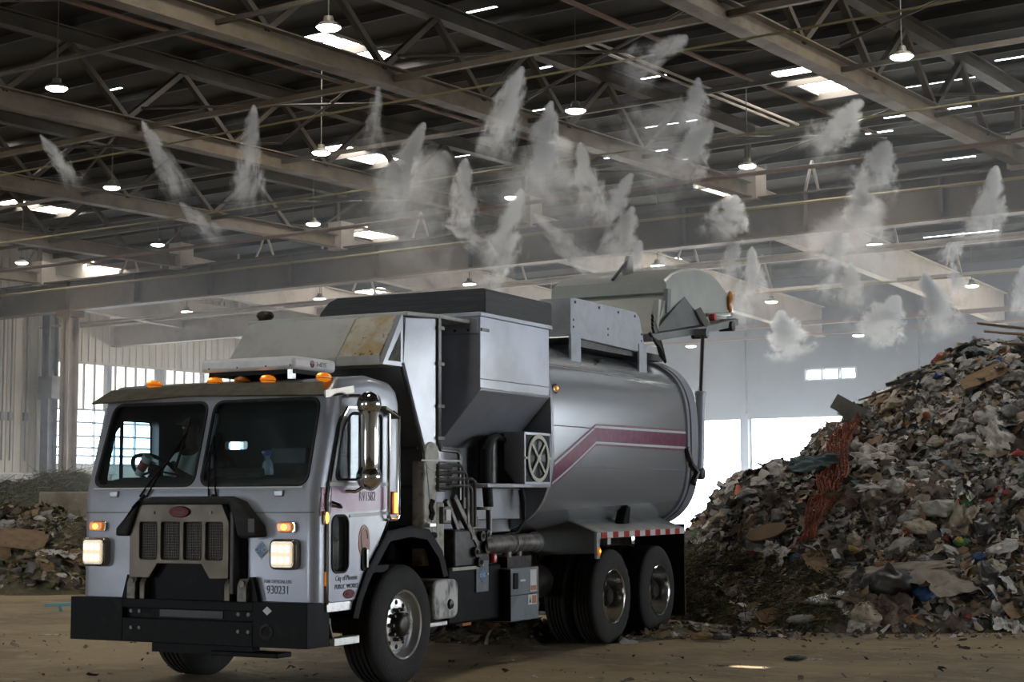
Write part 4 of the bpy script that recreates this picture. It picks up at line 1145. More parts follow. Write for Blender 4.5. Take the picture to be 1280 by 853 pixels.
# far wall with a row of tall open doorways
posts = [-41.4, -34.8, -28.2, -21.6, -15.0, -8.4, -1.8, 4.8, 11.4]
dh = [(posts[i] + .16 + (.5 if i > 5 else 0), posts[i + 1] - .16 - (.5 if i > 5 else 0), -1, 4.42 if i < 6 else (7.3 if i == 7 else 4.42)) for i in range(len(posts) - 1)]
wh = [(-25.75, -25.15, 5.74, 6.08), (-25.10, -24.50, 5.74, 6.08), (-24.45, -23.85, 5.74, 6.08), (-39.0, -37.4, 7.0, 8.45)]
w = sheet('y', YF, XW, XE, 0, 10.2, dh + wh, .18).build('wall_back', M['farwall'], smooth=0)
tag(w, 'grey sheeted far wall with open truck doorways', 'wall', kind='structure')
for k, x in enumerate(posts):
    t = MB().box(x - .16, x + .16, YF - .12, YF + .22, 0, 4.5).build('trim_%d' % (k + 1), M['farwall'], smooth=0); tag(t, kind='structure')
t = MB().box(posts[0], posts[6], YF - .10, YF + .02, 4.40, 4.62).build('trim_10', M['farwall'], smooth=0); tag(t, kind='structure')
for k, x in enumerate((-45, -35, -28.2, -21.6, -15, -8.4)):
    t = MB().box(x - .10, x + .10, YF - .16, YF + .02, 4.6, 9.2).build('trim_%d' % (k + 11), M['farwall'], smooth=0); tag(t, kind='structure')
wf = empty('window_1', (-24.8, YF, 5.74)); tag(wf, 'three bright panes high in the far wall', 'window', kind='structure')
fm = MB(); fm.box(-.98, .98, -.05, .03, -.05, 0); fm.box(-.98, .98, -.05, .03, .34, .39)
for x in (-.97, -.325, .325, .97): fm.box(x - .03, x + .03, -.05, .03, 0, .34)
fm.build('window_frame', M['mullion'], wf, smooth=0)
for x in (-.65, 0, .65): MB().box(x - .3, x + .3, .05, .06, 0, .34).build('window_pane', M['pane'], wf, smooth=0)
wf = empty('window_2', (-38.2, YF, 7.0)); tag(wf, 'bright upright pane high in the far wall', 'window', kind='structure')
MB().box(-.8, .8, .05, .06, 0, 1.45).build('window_pane', M['pane'], wf, smooth=0)

# left wall: siding, whitewashed push wall, tall window band
lw = sheet('x', XW, YB, YF, 0, 10.9, [(39.05, 53.6, 2.9, 6.62)], .12).build('wall_left', M['siding'], smooth=0)
tag(lw, 'beige corrugated siding of the left wall', 'wall', kind='structure')
cr_ = MB()
for k in range(int((YF - 34) / .33)):
    y = 34.2 + k * .33
    if y < 38.9: cr_.prism([(XW, y - .05), (XW + .04, y - .03), (XW + .04, y + .03), (XW, y + .05)], 'z', 2.6, 10.2)
    else: cr_.prism([(XW, y - .05), (XW + .04, y - .03), (XW + .04, y + .03), (XW, y + .05)], 'z', 6.7, 9.6)
cr_.build('siding_rib', M['siding'], lw, smooth=0)
pw_ = MB().box(XW, XW + .35, 30, 38.4, 0, 2.55).build('wall_left_base', M['conc_white'], bevel=.03); tag(pw_, kind='structure')
wi = empty('window_3', (XW, 46.6, 2.9)); tag(wi, 'tall band of bright panes in the left wall', 'window', kind='structure')
b_ = MB()
for k in range(15 * 2 + 1):
    y = -7.5 + k * .5
    b_.box(-.07, .02, y - .022, y + .022, 2.0, 3.72)
    if k % 2 == 0: b_.box(-.08, .03, y - .03, y + .03, 0, 2.1)
for y in (-7.5, -4.9, -2.3, 0, 2.3, 4.66, 7.0): b_.box(-.1, .12, y - .11, y + .11, 0, 3.72)
for z in (0, .32, .62, 1.05, 1.55, 2.02): b_.box(-.08, .04, -7.5, 7, z - .035, z + .035)
b_.build('window_bar', M['mullion'], wi, smooth=0)
MB().box(-.06, -.05, -7.5, 7, 0, 2.02).build('window_pane', M['pane'], wi, smooth=0)
MB().box(-.06, -.05, -7.5, 7, 2.02, 3.72).build('translucent_sheet', M['pane_dull'], wi, smooth=0)
for y in (36.9, 37.25, 37.9):
    o = MB().tube([(XW + .12, y, 3.0), (XW + .12, y, 8.6)], .035, 8)
    o.box(XW + .04, XW + .16, y - .08, y + .08, 4.4, 4.7)
    o.build('wall_conduit', M['colgrey'], lw)
# walls behind and beside the photographer, with their own open doorways
bh = [(-26, -21, -1, 4.4), (-10, -7, -1, 4.4)]
w = sheet('y', YB, XW, XE, 0, 10.9, bh, .2).build('wall_front', M['siding'], smooth=0); tag(w, kind='structure')
rh = [(20, 26, -1, 4.6), (30.5, 36, -1, 4.6), (44, 50, -1, 4.6)]
w = sheet('x', XE + .2, YB, YF, 0, 10.9, rh, .2).build('wall_right', M['siding'], smooth=0); tag(w, kind='structure')

# roof deck with skylights, daylight slits between sheets and one bolt-hole that lets a sunbeam in
ZR = 10.8
def zroof(y): return ZR if y <= 35.5 else ZR - .075 * (y - 35.5)
sky = []
for i in range(-4, 3):
    for j in range(-2, 4):
        if (i + j) % 2: continue
        x = -22.05 + 6.65 * i; y = 24.9 + 8.45 * j
        if y < 52: sky.append((x - .55, x + .55, y - 1.35, y + 1.35))
rs = random.Random(5)
slit = []
for y in [22.4 + 1.05 * k for k in range(27)]:
    for q in range(7):
        x = rs.uniform(-34, -3)
        if -15.5 < x < -8 and 23.5 < y < 33: continue
        if rs.random() < .5 + (.25 if x > -24 else -.2):
            L_ = rs.uniform(.5, 2.0)
            if not any(h[0] - .2 < x + L_ and x < h[1] + .2 and h[2] - .1 < y < h[3] + .1 for h in sky): slit.append((x, x + L_, y, y + .10))
SPOT = Vector((-7.60, 14.56, 0))
SUND = Vector((-.16, .46, .87)).normalized()       # towards the sun
hp_ = SPOT + SUND * (ZR / SUND.z)
hole = [(hp_.x - .17, hp_.x + .17, hp_.y - .10, hp_.y + .10)]
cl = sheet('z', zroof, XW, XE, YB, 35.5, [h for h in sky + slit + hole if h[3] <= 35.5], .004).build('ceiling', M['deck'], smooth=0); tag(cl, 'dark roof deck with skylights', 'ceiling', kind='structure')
hs = []
# the sloping far half is cut in strips so that its openings follow the slope
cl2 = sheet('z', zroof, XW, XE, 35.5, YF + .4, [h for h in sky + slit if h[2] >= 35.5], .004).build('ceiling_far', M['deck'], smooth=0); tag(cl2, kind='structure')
n_ = 4
for h in sky:
    yc = (h[2] + h[3]) / 2
    w_ = empty('window_%d' % n_, ((h[0] + h[1]) / 2, yc, zroof(yc))); n_ += 1
    tag(w_, 'lit roof skylight', 'skylight', kind='structure')
    MB().box(-.55, .55, -1.35, 1.35, .06, .075).build('skylight_pane', M['skypane'], w_, smooth=0)
    f_ = MB()
    for y in (-1.35, -.45, .45, 1.35): f_.box(-.55, .55, y - .03, y + .03, .0, .05)
    for x in (-.55, .55): f_.box(x - .03, x + .03, -1.35, 1.35, -.05, .05)
    f_.build('skylight_frame', M['steelpale'], w_, smooth=0)

# purlins
pm_ = MB().box(XW, XE, -.03, .03, -.16, 0).mesh('roof_purlin', M['purlin'], 0)
y = 11.0
while y < 54:
    o = bpy.data.objects.new('roof_purlin', pm_); link(o); o.location = (0, y, zroof(y)); tag(o, kind='structure'); y += 1.56
# main plate girder across the hall
gd_ = empty('plate_girder', (0, 35.5, 7.78)); tag(gd_, 'deep beige plate girder crossing the whole hall', 'girder', kind='structure')
MB().box(XW, XE, -.02, .02, .0, .97).build('girder_web', M['girder'], gd_, smooth=0)
MB().box(XW, XE, -.22, .22, -.03, .02).build('bottom_flange', M['steelbeam'], gd_, smooth=0)
MB().box(XW, XE, -.22, .22, .95, .99).build('top_flange', M['girder'], gd_, smooth=0)
stf = MB().box(-.02, .02, -.2, .2, .0, .96).mesh('stiffener', M['girder'], 0)
x = -46.5
while x < 10:
    o = bpy.data.objects.new('stiffener', stf); link(o, gd_); o.location = (x, 0, 0); x += 3.3
def hcol(name, x, y, zt, b, mt):
    c_ = empty(name, (x, y, 0)); tag(c_, kind='structure')
    MB().box(-b / 2, b / 2, -b / 2, -b / 2 + .04, 0, zt).build('flange', mt, c_, smooth=0)
    MB().box(-b / 2, b / 2, b / 2 - .04, b / 2, 0, zt).build('flange', mt, c_, smooth=0)
    MB().box(-.03, .03, -b / 2, b / 2, 0, zt).build('web', mt, c_, smooth=0)
    MB().box(-b / 2 - .1, b / 2 + .1, -b / 2 - .1, b / 2 + .1, 0, .05).build('base_plate', mt, c_, smooth=0)
    return c_
c_ = hcol('column', -43.15, 35.5, 7.75, .42, M['steelpale']); tag(c_, 'beige steel column under the plate girder', 'column')
MB().box(-.35, .35, -.3, .3, 7.55, 7.75).build('cap_plate', M['steelbeam'], c_, smooth=0)
c_ = hcol('column', -48.0, 38.62, 9.6, .42, M['colgrey']); tag(c_, 'grey steel column against the left wall', 'column')
MB().box(-.2, .55, -.35, .35, 5.2, 6.0).build('knee_bracket', M['colgrey'], c_, smooth=0)

# roof trusses (near half) and tapered beams (far half)
TX = [-5.1 - 6.57 * k for k in range(7)] + [1.47]
def ibeam(m, y0, y1, zb, h, b, t=.025):
    m.box(-b / 2, b / 2, y0, y1, zb, zb + t); m.box(-b / 2, b / 2, y0, y1, zb + h - t, zb + h); m.box(-t / 2, t / 2, y0, y1, zb, zb + h)
bc = MB(); ibeam(bc, YB, 35.7, 8.76, .36, .30); bcm = bc.mesh('bottom_chord', M['steelbeam'], 0)
tc = MB(); ibeam(tc, YB, 35.7, 10.28, .30, .26); tcm = tc.mesh('top_chord', M['truss_dark'], 0)
dgm = []
for a, b in (((0, 0, 9.10), (0, 1.45, 10.30)), ((0, 1.45, 10.30), (0, 2.9, 9.10))):
    dgm.append(MB().bar(a, b, .10, .12, up=(1, 0, 0)).mesh('brace', M['truss_dark'], 0))
vm_ = MB().box(-.06, .06, -.06, .06, 9.10, 10.30).mesh('upright', M['truss_dark'], 0)
for k, x in enumerate(TX):
    t = empty('roof_truss', (x, 0, 0)); tag(t, kind='structure')
    for nm, me_ in (('bottom_chord', bcm), ('top_chord', tcm)):
        o = bpy.data.objects.new(nm, me_); link(o, t)
    y = 13.0
    while y < 33:
        for me_ in dgm:
            o = bpy.data.objects.new('brace', me_); link(o, t); o.location.y = y
        y += 2.9
    o = bpy.data.objects.new('upright', vm_); link(o, t); o.location.y = 35.3
    MB().box(-.25, .25, 35.2, 35.75, 8.70, 9.5).build('bearing_plate', M['steelpale'], t, smooth=0)
for k, x in enumerate(TX):
    t = empty('roof_beam', (x - .3 if k else x, 0, 0)); tag(t, kind='structure')
    def zb(y): return 8.15 - .05 * (y - 35.5)
    h = 1.05
    w = MB(); w.prism([(35.5, zb(35.5)), (54, zb(54)), (54, zb(54) + h), (35.5, zb(35.5) + h)], 'x', -.02, .02); w.build('beam_web', M['steelpale'], t, smooth=0)
    for dz, nm in ((0, 'bottom_flange'), (h, 'top_flange')):
        MB().prism([(35.5, zb(35.5) + dz), (54, zb(54) + dz), (54, zb(54) + dz + .03), (35.5, zb(35.5) + dz + .03)], 'x', -.14, .14).build(nm, M['steelpale'], t, smooth=0)
    for y in (39.5, 44.5, 49.5):
        MB().bar((0, y - .7, zb(y) + h), (0, y, zroof(y) - .1), .06, .06, up=(1, 0, 0)).build('prop', M['steelpale'], t, smooth=0)
        MB().bar((0, y + .7, zb(y) + h), (0, y, zroof(y) - .1), .06, .06, up=(1, 0, 0)).build('prop', M['steelpale'], t, smooth=0)
# cross struts and sway rods between the trusses
for y, z, b, mt in ((13.4, 8.95, .07, 'truss_dark'), (17.7, 8.95, .07, 'truss_dark'), (22.0, 8.95, .10, 'steelbeam'), (26.1, 8.95, .08, 'truss_dark'), (30.4, 8.95, .08, 'truss_dark'), (40.4, 8.0, .12, 'steelpale'), (45, 7.8, .12, 'steelpale'), (49.4, 7.25, .14, 'redpipe')):
    o = MB().box(XW, XE, y - b / 2, y + b / 2, z - b / 2, z + b / 2)
    if y > 49: o.box(XW, XE, y - .05, y + .05, z - .42, z - .34)
    o = o.build('cross_strut', M[mt], smooth=0); tag(o, kind='structure')
for i in range(6):
    for y0, y1 in ((13.4, 17.7), (22.0, 26.1), (30.4, 34.8)):
        a = TX[i]; b = TX[i + 1]
        o = MB().cyl((a, y0, 9.4), (b, y1, 9.4), .03, 6); o.cyl((b, y0, 9.36), (a, y1, 9.36), .03, 6)
        o = o.build('sway_rod', M['truss_dark'], smooth=0); tag(o, kind='structure')
for y, z, h in ((42.0, 7.35, .75), (50.0, 6.65, .35)):
    m = MB(); m.box(XW, -33.0, y - .02, y + .02, z, z + h); m.box(XW, -33.0, y - .14, y + .14, z - .02, z + .01); m.box(XW, -33.0, y - .14, y + .14, z + h, z + h + .02)
    for x in (-46, -42, -38, -34): m.box(x - .03, x + .03, y - .03, y + .03, z + h, zroof(y))
    o = m.build('side_bay_beam', M['steelpale'], smooth=0); tag(o, kind='structure')
# mist lines and pipes under the trusses
for y, z, r, mt in ((21.7, 8.45, .02, 'yellow_line'), (27.4, 8.4, .02, 'yellow_line'), (31.4, 8.5, .05, 'redpipe'), (34.2, 8.3, .035, 'yellow_line'), (38.5, 7.8, .05, 'steelpale'), (43.0, 7.5, .03, 'yellow_line')):
    o = MB().tube([(XW, y, z), (-30, y, z - .04), (-20, y, z), (-10, y, z - .03), (XE, y, z)], r, 8).build('mist_pipe', M[mt]); tag(o, kind='structure')
for x, z in ((-20.6, 9.5), (-14.6, 9.7), (-27.5, 9.6)):
    o = MB().cyl((x, 8, z), (x, 35, z), .045, 8).build('sprinkler_pipe', M['redpipe']); tag(o, kind='structure')
for dx in (0, .25):
    o = MB().cyl((-17 + dx, 26, 10.3), (-17 + dx, 35, 10.3), .03, 6).build('conduit', M['steelpale']); tag(o, kind='structure')

# high-bay lamps: housing, glowing lens, cord
hm1 = MB().lathe([(.0, .17), (.07, .17), (.09, .08), (.15, .06), (.19, .02), (.195, 0), (.185, .0), (0, .01)], (0, 0, 0), (0, 0, 1), 24).mesh('housing', M['lamp_body'])
hm2 = MB().lathe([(0, -.05), (.10, -.046), (.15, -.034), (.187, -.005), (.187, .0), (0, .0)], (0, 0, 0), (0, 0, 1), 24).mesh('lens', M['lamp_on'])
LAMPX = [-10.2, -16.55, -22.85, -29.28, -35.2, -41.2]
NX = ['nearest the hall middle', 'second', 'third', 'fourth', 'fifth', 'sixth']
ROWS = [(18.4, 8.75, 'the nearest row'), (25.2, 8.75, 'the second row overhead'), (32.0, 8.8, 'the row before the big girder'), (38.8, 7.9, 'the first row past the girder'), (45.6, 7.55, 'the second row past the girder'), (52.0, 7.0, 'the far wall row')]
ORD = ['first', 'second', 'third', 'fourth', 'fifth', 'sixth']
for j, (y, z, rn) in enumerate(ROWS):
    seen = 0
    for i, x in enumerate(LAMPX):
        p_ = Vector((x, y, z)) - Vector((0, 0, 1.65))
        d_ = p_.dot(cf); px = 640 + 2073 * p_.dot(cr) / d_; py = 426.5 - 2073 * p_.dot(cu_) / d_
        if not (-20 < px < 1300 and -20 < py < 700): continue
        l_ = empty('high_bay_lamp', (x, y, z))
        tag(l_, 'glowing high bay lamp, %s from the right in %s' % (ORD[seen], rn), 'lamp', 'high bay lamps under the roof'); seen += 1
        for nm, me_ in (('housing', hm1), ('lens', hm2)):
            o = bpy.data.objects.new(nm, me_); link(o, l_)
        MB().cyl((0, 0, .16), (0, 0, zroof(y) - z), .012, 6).build('cord', M['lamp_body'], l_)
# ================================================================== REFUSE HEAP (u runs across the hall, v away from the photographer)
def lerp_tab(t, x):
    if x <= t[0][0]: return t[0][1]
    for (a, b), (c_, d_) in zip(t, t[1:]):
        if x <= c_:
            k = (x - a) / (c_ - a); return b + (d_ - b) * k
    return t[-1][1]
def sstep(a, b, x):
    t = max(0.0, min(1.0, (x - a) / (b - a))); return t * t * (3 - 2 * t)
def bumps(u, v, s=1.0):
    return s * (math.sin(u * 1.9 + 1.3 * math.sin(v * .8)) * .10 + math.sin(v * 2.3 + u * 1.1) * .08 + math.sin(u * 4.7 - v * 3.1) * .05 + math.sin(u * 7.3 + v * 6.1 + 2) * .03 + math.sin(u * 13.1 - v * 9.7) * .018)
CREST = [(-1.5, .2), (.5, .5), (1.6, .85), (2.2, 1.0), (2.76, 1.05), (3.1, 1.25), (3.5, 1.75), (4.1, 1.95), (4.55, 2.05), (4.9, 2.45), (5.3, 2.85), (6.0, 3.25), (6.8, 3.62), (7.2, 3.76), (7.8, 3.98), (8.5, 4.15), (8.8, 3.8), (9.2, 2.2), (9.6, .9), (10.1, 0)]
BASEV = [(-1.5, 23.6), (1.2, 23.2), (2.3, 22.2), (2.9, 20.9), (3.5, 20.2), (4.2, 19.9), (8, 20.1), (18, 21), (25, 24)]
def heap_h(u, v):
    h = lerp_tab(CREST, u); v0 = lerp_tab(BASEV, u); vc = max(v0 + 2.2, 25.6 + .08 * u)
    t = (v - v0) / (vc - v0)
    if t <= 0: return -.12
    if t < 1: k = 1 - (1 - t) ** 1.55
    else: k = 1.0 - sstep(0, 8.5, v - vc - .6)
    return h * k + bumps(u, v) * min(1, t * 4) * (.5 + .5 * min(h, 3) / 3) * (1 if k > .15 else k / .15) - (.12 if k < .02 else 0)
def heap_n(f, u, v, e=.12):
    return Vector((-(f(u + e, v) - f(u - e, v)) / (2 * e), -(f(u, v + e) - f(u, v - e)) / (2 * e), 1)).normalized()
def uvn(n): return UR * n.x + UF * n.y + Vector((0, 0, n.z))

M['heap'] = mat('mixed_refuse', (.10, .085, .06), .9, 0, c2=(.21, .185, .15), scale=5.5, lo=.46, hi=.64, c3=(.035, .03, .026), scale3=2.6, lo3=.5, hi3=.62, bump=1.0, bscale=11, detail=10)
M['yard'] = mat('yard_waste', (.115, .095, .055), .95, 0, c2=(.18, .15, .095), scale=6, lo=.45, hi=.65, c3=(.05, .055, .025), scale3=1.4, lo3=.45, hi3=.65, bump=1.0, bscale=16, detail=10)
def mound(name, f, u0, u1, v0, v1, step, mt):
    nu = int((u1 - u0) / step); nv = int((v1 - v0) / step)
    def P(a, b):
        u = u0 + (u1 - u0) * a; v = v0 + (v1 - v0) * b
        z = f(u, v)
        q = UV(u, v, z); return (q.x, q.y, q.z)
    m = MB().grid(P, nu, nv)
    return m.build(name, mt, smooth=80, recalc=False)
hp = mound('refuse_heap', heap_h, -1.4, 11.8, 19.4, 36.5, .105, M['heap'])
tag(hp, 'tall slope of mixed household refuse beside the truck', 'refuse heap', kind='stuff')

# ---- kinds of refuse: each a small set of shapes
rr = random.Random(3)
from mathutils import noise as mn
def fract(p, o=4, lac=2.1, gain=.5):
    a = 1; s = 0; q = Vector(p)
    for _ in range(o): s += a * mn.noise(q); q = q * lac + Vector((3.1, 1.7, 9.2)); a *= gain
    return s
def ridge(p, o=4):
    a = 1; s = 0; q = Vector(p)
    for _ in range(o): s += a * (1 - abs(mn.noise(q)) * 2); q = q * 2.1 + Vector((5.3, 2.1, 7.7)); a *= .5
    return s
def bag_mesh(name, seed, mt, sub=3, flat=.55, amp=.30, knot=True):
    bm = bmesh.new(); bmesh.ops.create_icosphere(bm, subdivisions=sub + 1, radius=1)
    o = Vector((seed * 7.13, seed * 3.71, seed * 1.97))
    for v in bm.verts:
        p = v.co.copy()
        d = 1 + amp * fract(p * 1.1 + o, 3) + amp * .55 * (ridge(p * 2.3 + o, 4) - .8)
        q = p * d
        if knot and p.z > .86:
            q.z += (p.z - .86) * 3.2; q.x *= .55; q.y *= .55
        q.z *= flat
        if q.z < -.28: q.z = -.28 + (q.z + .28) * .3
        v.co = q
    me = bpy.data.meshes.new(name); bm.to_mesh(me); bm.free()
    me.materials.append(mt); me.shade_smooth()
    return me
def sheet_mesh(name, seed, mt, n=22, asp=1.4, amp=.22, droop=.25, tear=.1):
    o = Vector((seed * 5.3, seed * 2.9, seed))
    m = MB()
    def P(a, b):
        x = (a - .5) * 2 * asp; y = (b - .5) * 2
        ex = 1 + tear * fract((a * 3 + seed, b * 3, 1), 3)
        x *= ex; y *= 1 + tear * fract((b * 3, a * 3 + seed, 4), 3)
        z = amp * (ridge((x * 1.3 + o.x, y * .7 + o.y, o.z), 4) - .7) + amp * .7 * fract((x * .8 + o.y, y * .9, o.x), 3) - droop * (x * x / (asp * asp) + y * y) * .35
        return (x * (1 - .12 * abs(math.sin(y * 5 + seed))), y, z)
    m.grid(P, n, n)
    me = m.mesh(name, mt, 70, recalc=False)
    return me
def card_mesh(name, seed, mt, flaps=True):
    q = random.Random(seed); m = MB()
    w, l, t = q.uniform(.7, 1.1), q.uniform(.6, 1.0), .02
    m.box(-w, w, -l, l, 0, t)
    if flaps:
        for s in (-1, 1):
            a = q.uniform(.2, 1.4)
            m.bar((s * w, 0, 0), (s * (w + .42 * math.cos(a)), 0, .42 * math.sin(a)), 2 * l * .96, t, up=(0, 0, 1))
            b = q.uniform(.1, 1.3)
            m.add([(-w, s * l, 0), (w, s * l, 0), (w * .95, s * (l + .36 * math.cos(b)), .36 * math.sin(b)), (-w * .95, s * (l + .36 * math.cos(b)), .36 * math.sin(b)), (-w, s * l, t), (w, s * l, t), (w * .95, s * (l + .36 * math.cos(b)), .36 * math.sin(b) + t), (-w * .95, s * (l + .36 * math.cos(b)), .36 * math.sin(b) + t)],
                  [(0, 3, 2, 1), (4, 5, 6, 7), (0, 1, 5, 4), (1, 2, 6, 5), (2, 3, 7, 6), (3, 0, 4, 7)])
    me = m.mesh(name, mt, 0)
    bm = bmesh.new(); bm.from_mesh(me); bmesh.ops.subdivide_edges(bm, edges=bm.edges, cuts=2, use_grid_fill=True)
    for v in bm.verts: v.co += Vector((fract(v.co * 1.3 + Vector((seed, 0, 0)), 2), fract(v.co * 1.1 + Vector((0, seed, 0)), 2), fract(v.co * 1.6 + Vector((0, 0, seed)), 3) * 1.6)) * .09
    bm.to_mesh(me); bm.free()
    return me
def board_mesh(name, seed, mt, L_=1.0, w=.10, t=.02):
    q = random.Random(seed); m = MB()
    n = 6
    for i in range(n):
        pass
    v = []; 
    for i in range(n + 1):
        x = -L_ + 2 * L_ * i / n; b = .03 * math.sin(i * 1.1 + seed); ww = w * (1 - .25 * (i == n) * q.random())
        v += [(x, -ww, b), (x, ww, b), (x, ww, b + t), (x, -ww, b + t)]
    f = []
    for i in range(n):
        a = i * 4; c_ = a + 4
        f += [(a, a + 1, c_ + 1, c_), (a + 1, a + 2, c_ + 2, c_ + 1), (a + 2, a + 3, c_ + 3, c_ + 2), (a + 3, a, c_, c_ + 3)]
    f += [(3, 2, 1, 0), (n * 4, n * 4 + 1, n * 4 + 2, n * 4 + 3)]
    return m.add(v, f).mesh(name, mt, 0)
def bottle_mesh(name, seed, mt):
    return MB().lathe([(0, 0), (.3, 0), (.34, .05), (.33, .5), (.36, .9), (.34, 1.2), (.14, 1.6), (.12, 1.8), (0, 1.8)], (0, 0, .2), (1, .1, .05), 14).mesh(name, mt, 40)
def paper_mesh(name, seed, mt):
    return sheet_mesh(name, seed, mt, 10, 1.2, .35, .1, .15)

PAL = dict(
    white=mat('white_plastic', (.50, .48, .45), .45, 0, c2=(.30, .26, .20), scale=1.6, lo=.45, hi=.68, rnd=.35, coat=.1),
    grey=mat('grey_plastic', (.24, .235, .225), .5, 0, c2=(.13, .115, .095), scale=2, lo=.45, hi=.7, rnd=.4),
    beige=mat('beige_plastic', (.32, .27, .20), .6, 0, c2=(.19, .15, .10), scale=1.8, lo=.45, hi=.7, rnd=.35),
    dark=mat('black_plastic', (.028, .027, .026), .4, 0, c2=(.06, .052, .045), scale=3, rnd=.3),
    card=mat('cardboard', (.26, .165, .085), .8, 0, c2=(.17, .11, .06), scale=2, rnd=.35),
    wood=mat('weathered_wood', (.22, .14, .075), .75, 0, c2=(.12, .08, .045), scale=5, stretch=(.3, 4, 4), rnd=.3),
    cloth=mat('dirty_cloth', (.15, .11, .08), .9, 0, c2=(.08, .06, .05), scale=3, rnd=.5),
    blue=mat('blue_plastic', (.035, .09, .24), .4, 0, c2=(.03, .06, .13), scale=2, rnd=.3),
    red=mat('red_plastic', (.36, .05, .03), .45, 0, c2=(.2, .04, .03), scale=2, rnd=.3),
    orange=mat('orange_plastic', (.52, .14, .05), .5, 0, c2=(.35, .1, .05), scale=2, rnd=.2),
    green=mat('green_plastic', (.06, .22, .07), .5, 0, c2=(.05, .12, .05), scale=2, rnd=.3),
    teal=mat('teal_cloth', (.09, .15, .165), .8, 0, c2=(.06, .10, .115), scale=3),
    pale=mat('pale_grey_green_sheet', (.30, .32, .30), .7, 0, c2=(.2, .22, .21), scale=3),
    tarp=mat('grey_green_tarp', (.12, .14, .135), .8, 0, c2=(.08, .095, .09), scale=3),
    yellow=mat('yellow_packet', (.45, .34, .05), .5, 0, c2=(.3, .22, .05), scale=2),
    foil=mat('silver_foil', (.62, .62, .60), .22, .9, c2=(.35, .34, .32), scale=4, bump=.5, bscale=14),
    paper=mat('white_paper', (.55, .53, .50), .8, 0, c2=(.36, .32, .26), scale=2, rnd=.3),
)
SH = {}
for c_ in ('white', 'grey', 'beige', 'dark'):
    SH['bag_' + c_] = [bag_mesh('plastic_bag', i + len(c_) * 10, PAL[c_], 3, .5 + .12 * (i % 3), .32) for i in range(4)]
    SH['film_' + c_] = [sheet_mesh('plastic_film', i + 30 + len(c_) * 7, PAL[c_], 20, 1.2 + .4 * (i % 3), .30, .4, .25) for i in range(4)]
for c_ in ('blue', 'red', 'green', 'orange', 'yellow'): SH['bag_' + c_] = [bag_mesh('plastic_bag', 77 + i, PAL[c_], 2, .6, .35) for i in range(2)]
SH['card'] = [card_mesh('cardboard_piece', i + 2, PAL['card'], i % 3 != 0) for i in range(5)]
SH['board'] = [board_mesh('wood_board', i, PAL['wood'], 1.0, .05 + .03 * i, .02) for i in range(3)]
SH['rag'] = [sheet_mesh('rag', 90 + i, PAL['cloth'], 18, 1.1 + .3 * i, .42, .5, .3) for i in range(4)]
SH['bottle'] = [bottle_mesh('plastic_bottle', i, PAL[c_]) for i, c_ in enumerate(('white', 'grey', 'blue'))]
SH['paper'] = [paper_mesh('paper_scrap', 50 + i, PAL['paper']) for i in range(4)]

def put(name, me, u, v, f, s, rz, label, cat, group=None, lift=.0, tilt=1.0, sz=None, rx=0, ry=0, z=None):
    o = bpy.data.objects.new(name, me); COL.objects.link(o)
    n = uvn(heap_n(f, u, v)); n = (n * tilt + Vector((0, 0, 1)) * (1 - tilt)).normalized()
    q = Vector((0, 0, 1)).rotation_difference(n)
    hz_ = f(u, v) if z is None else z
    o.location = UV(u, v, max(hz_, 0)) + n * lift
    o.rotation_mode = 'QUATERNION'
    o.rotation_quaternion = q @ Euler((rx, ry, rz)).to_quaternion()
    o.scale = (s, s, s) if sz is None else sz
    tag(o, label, cat, group)
    return o

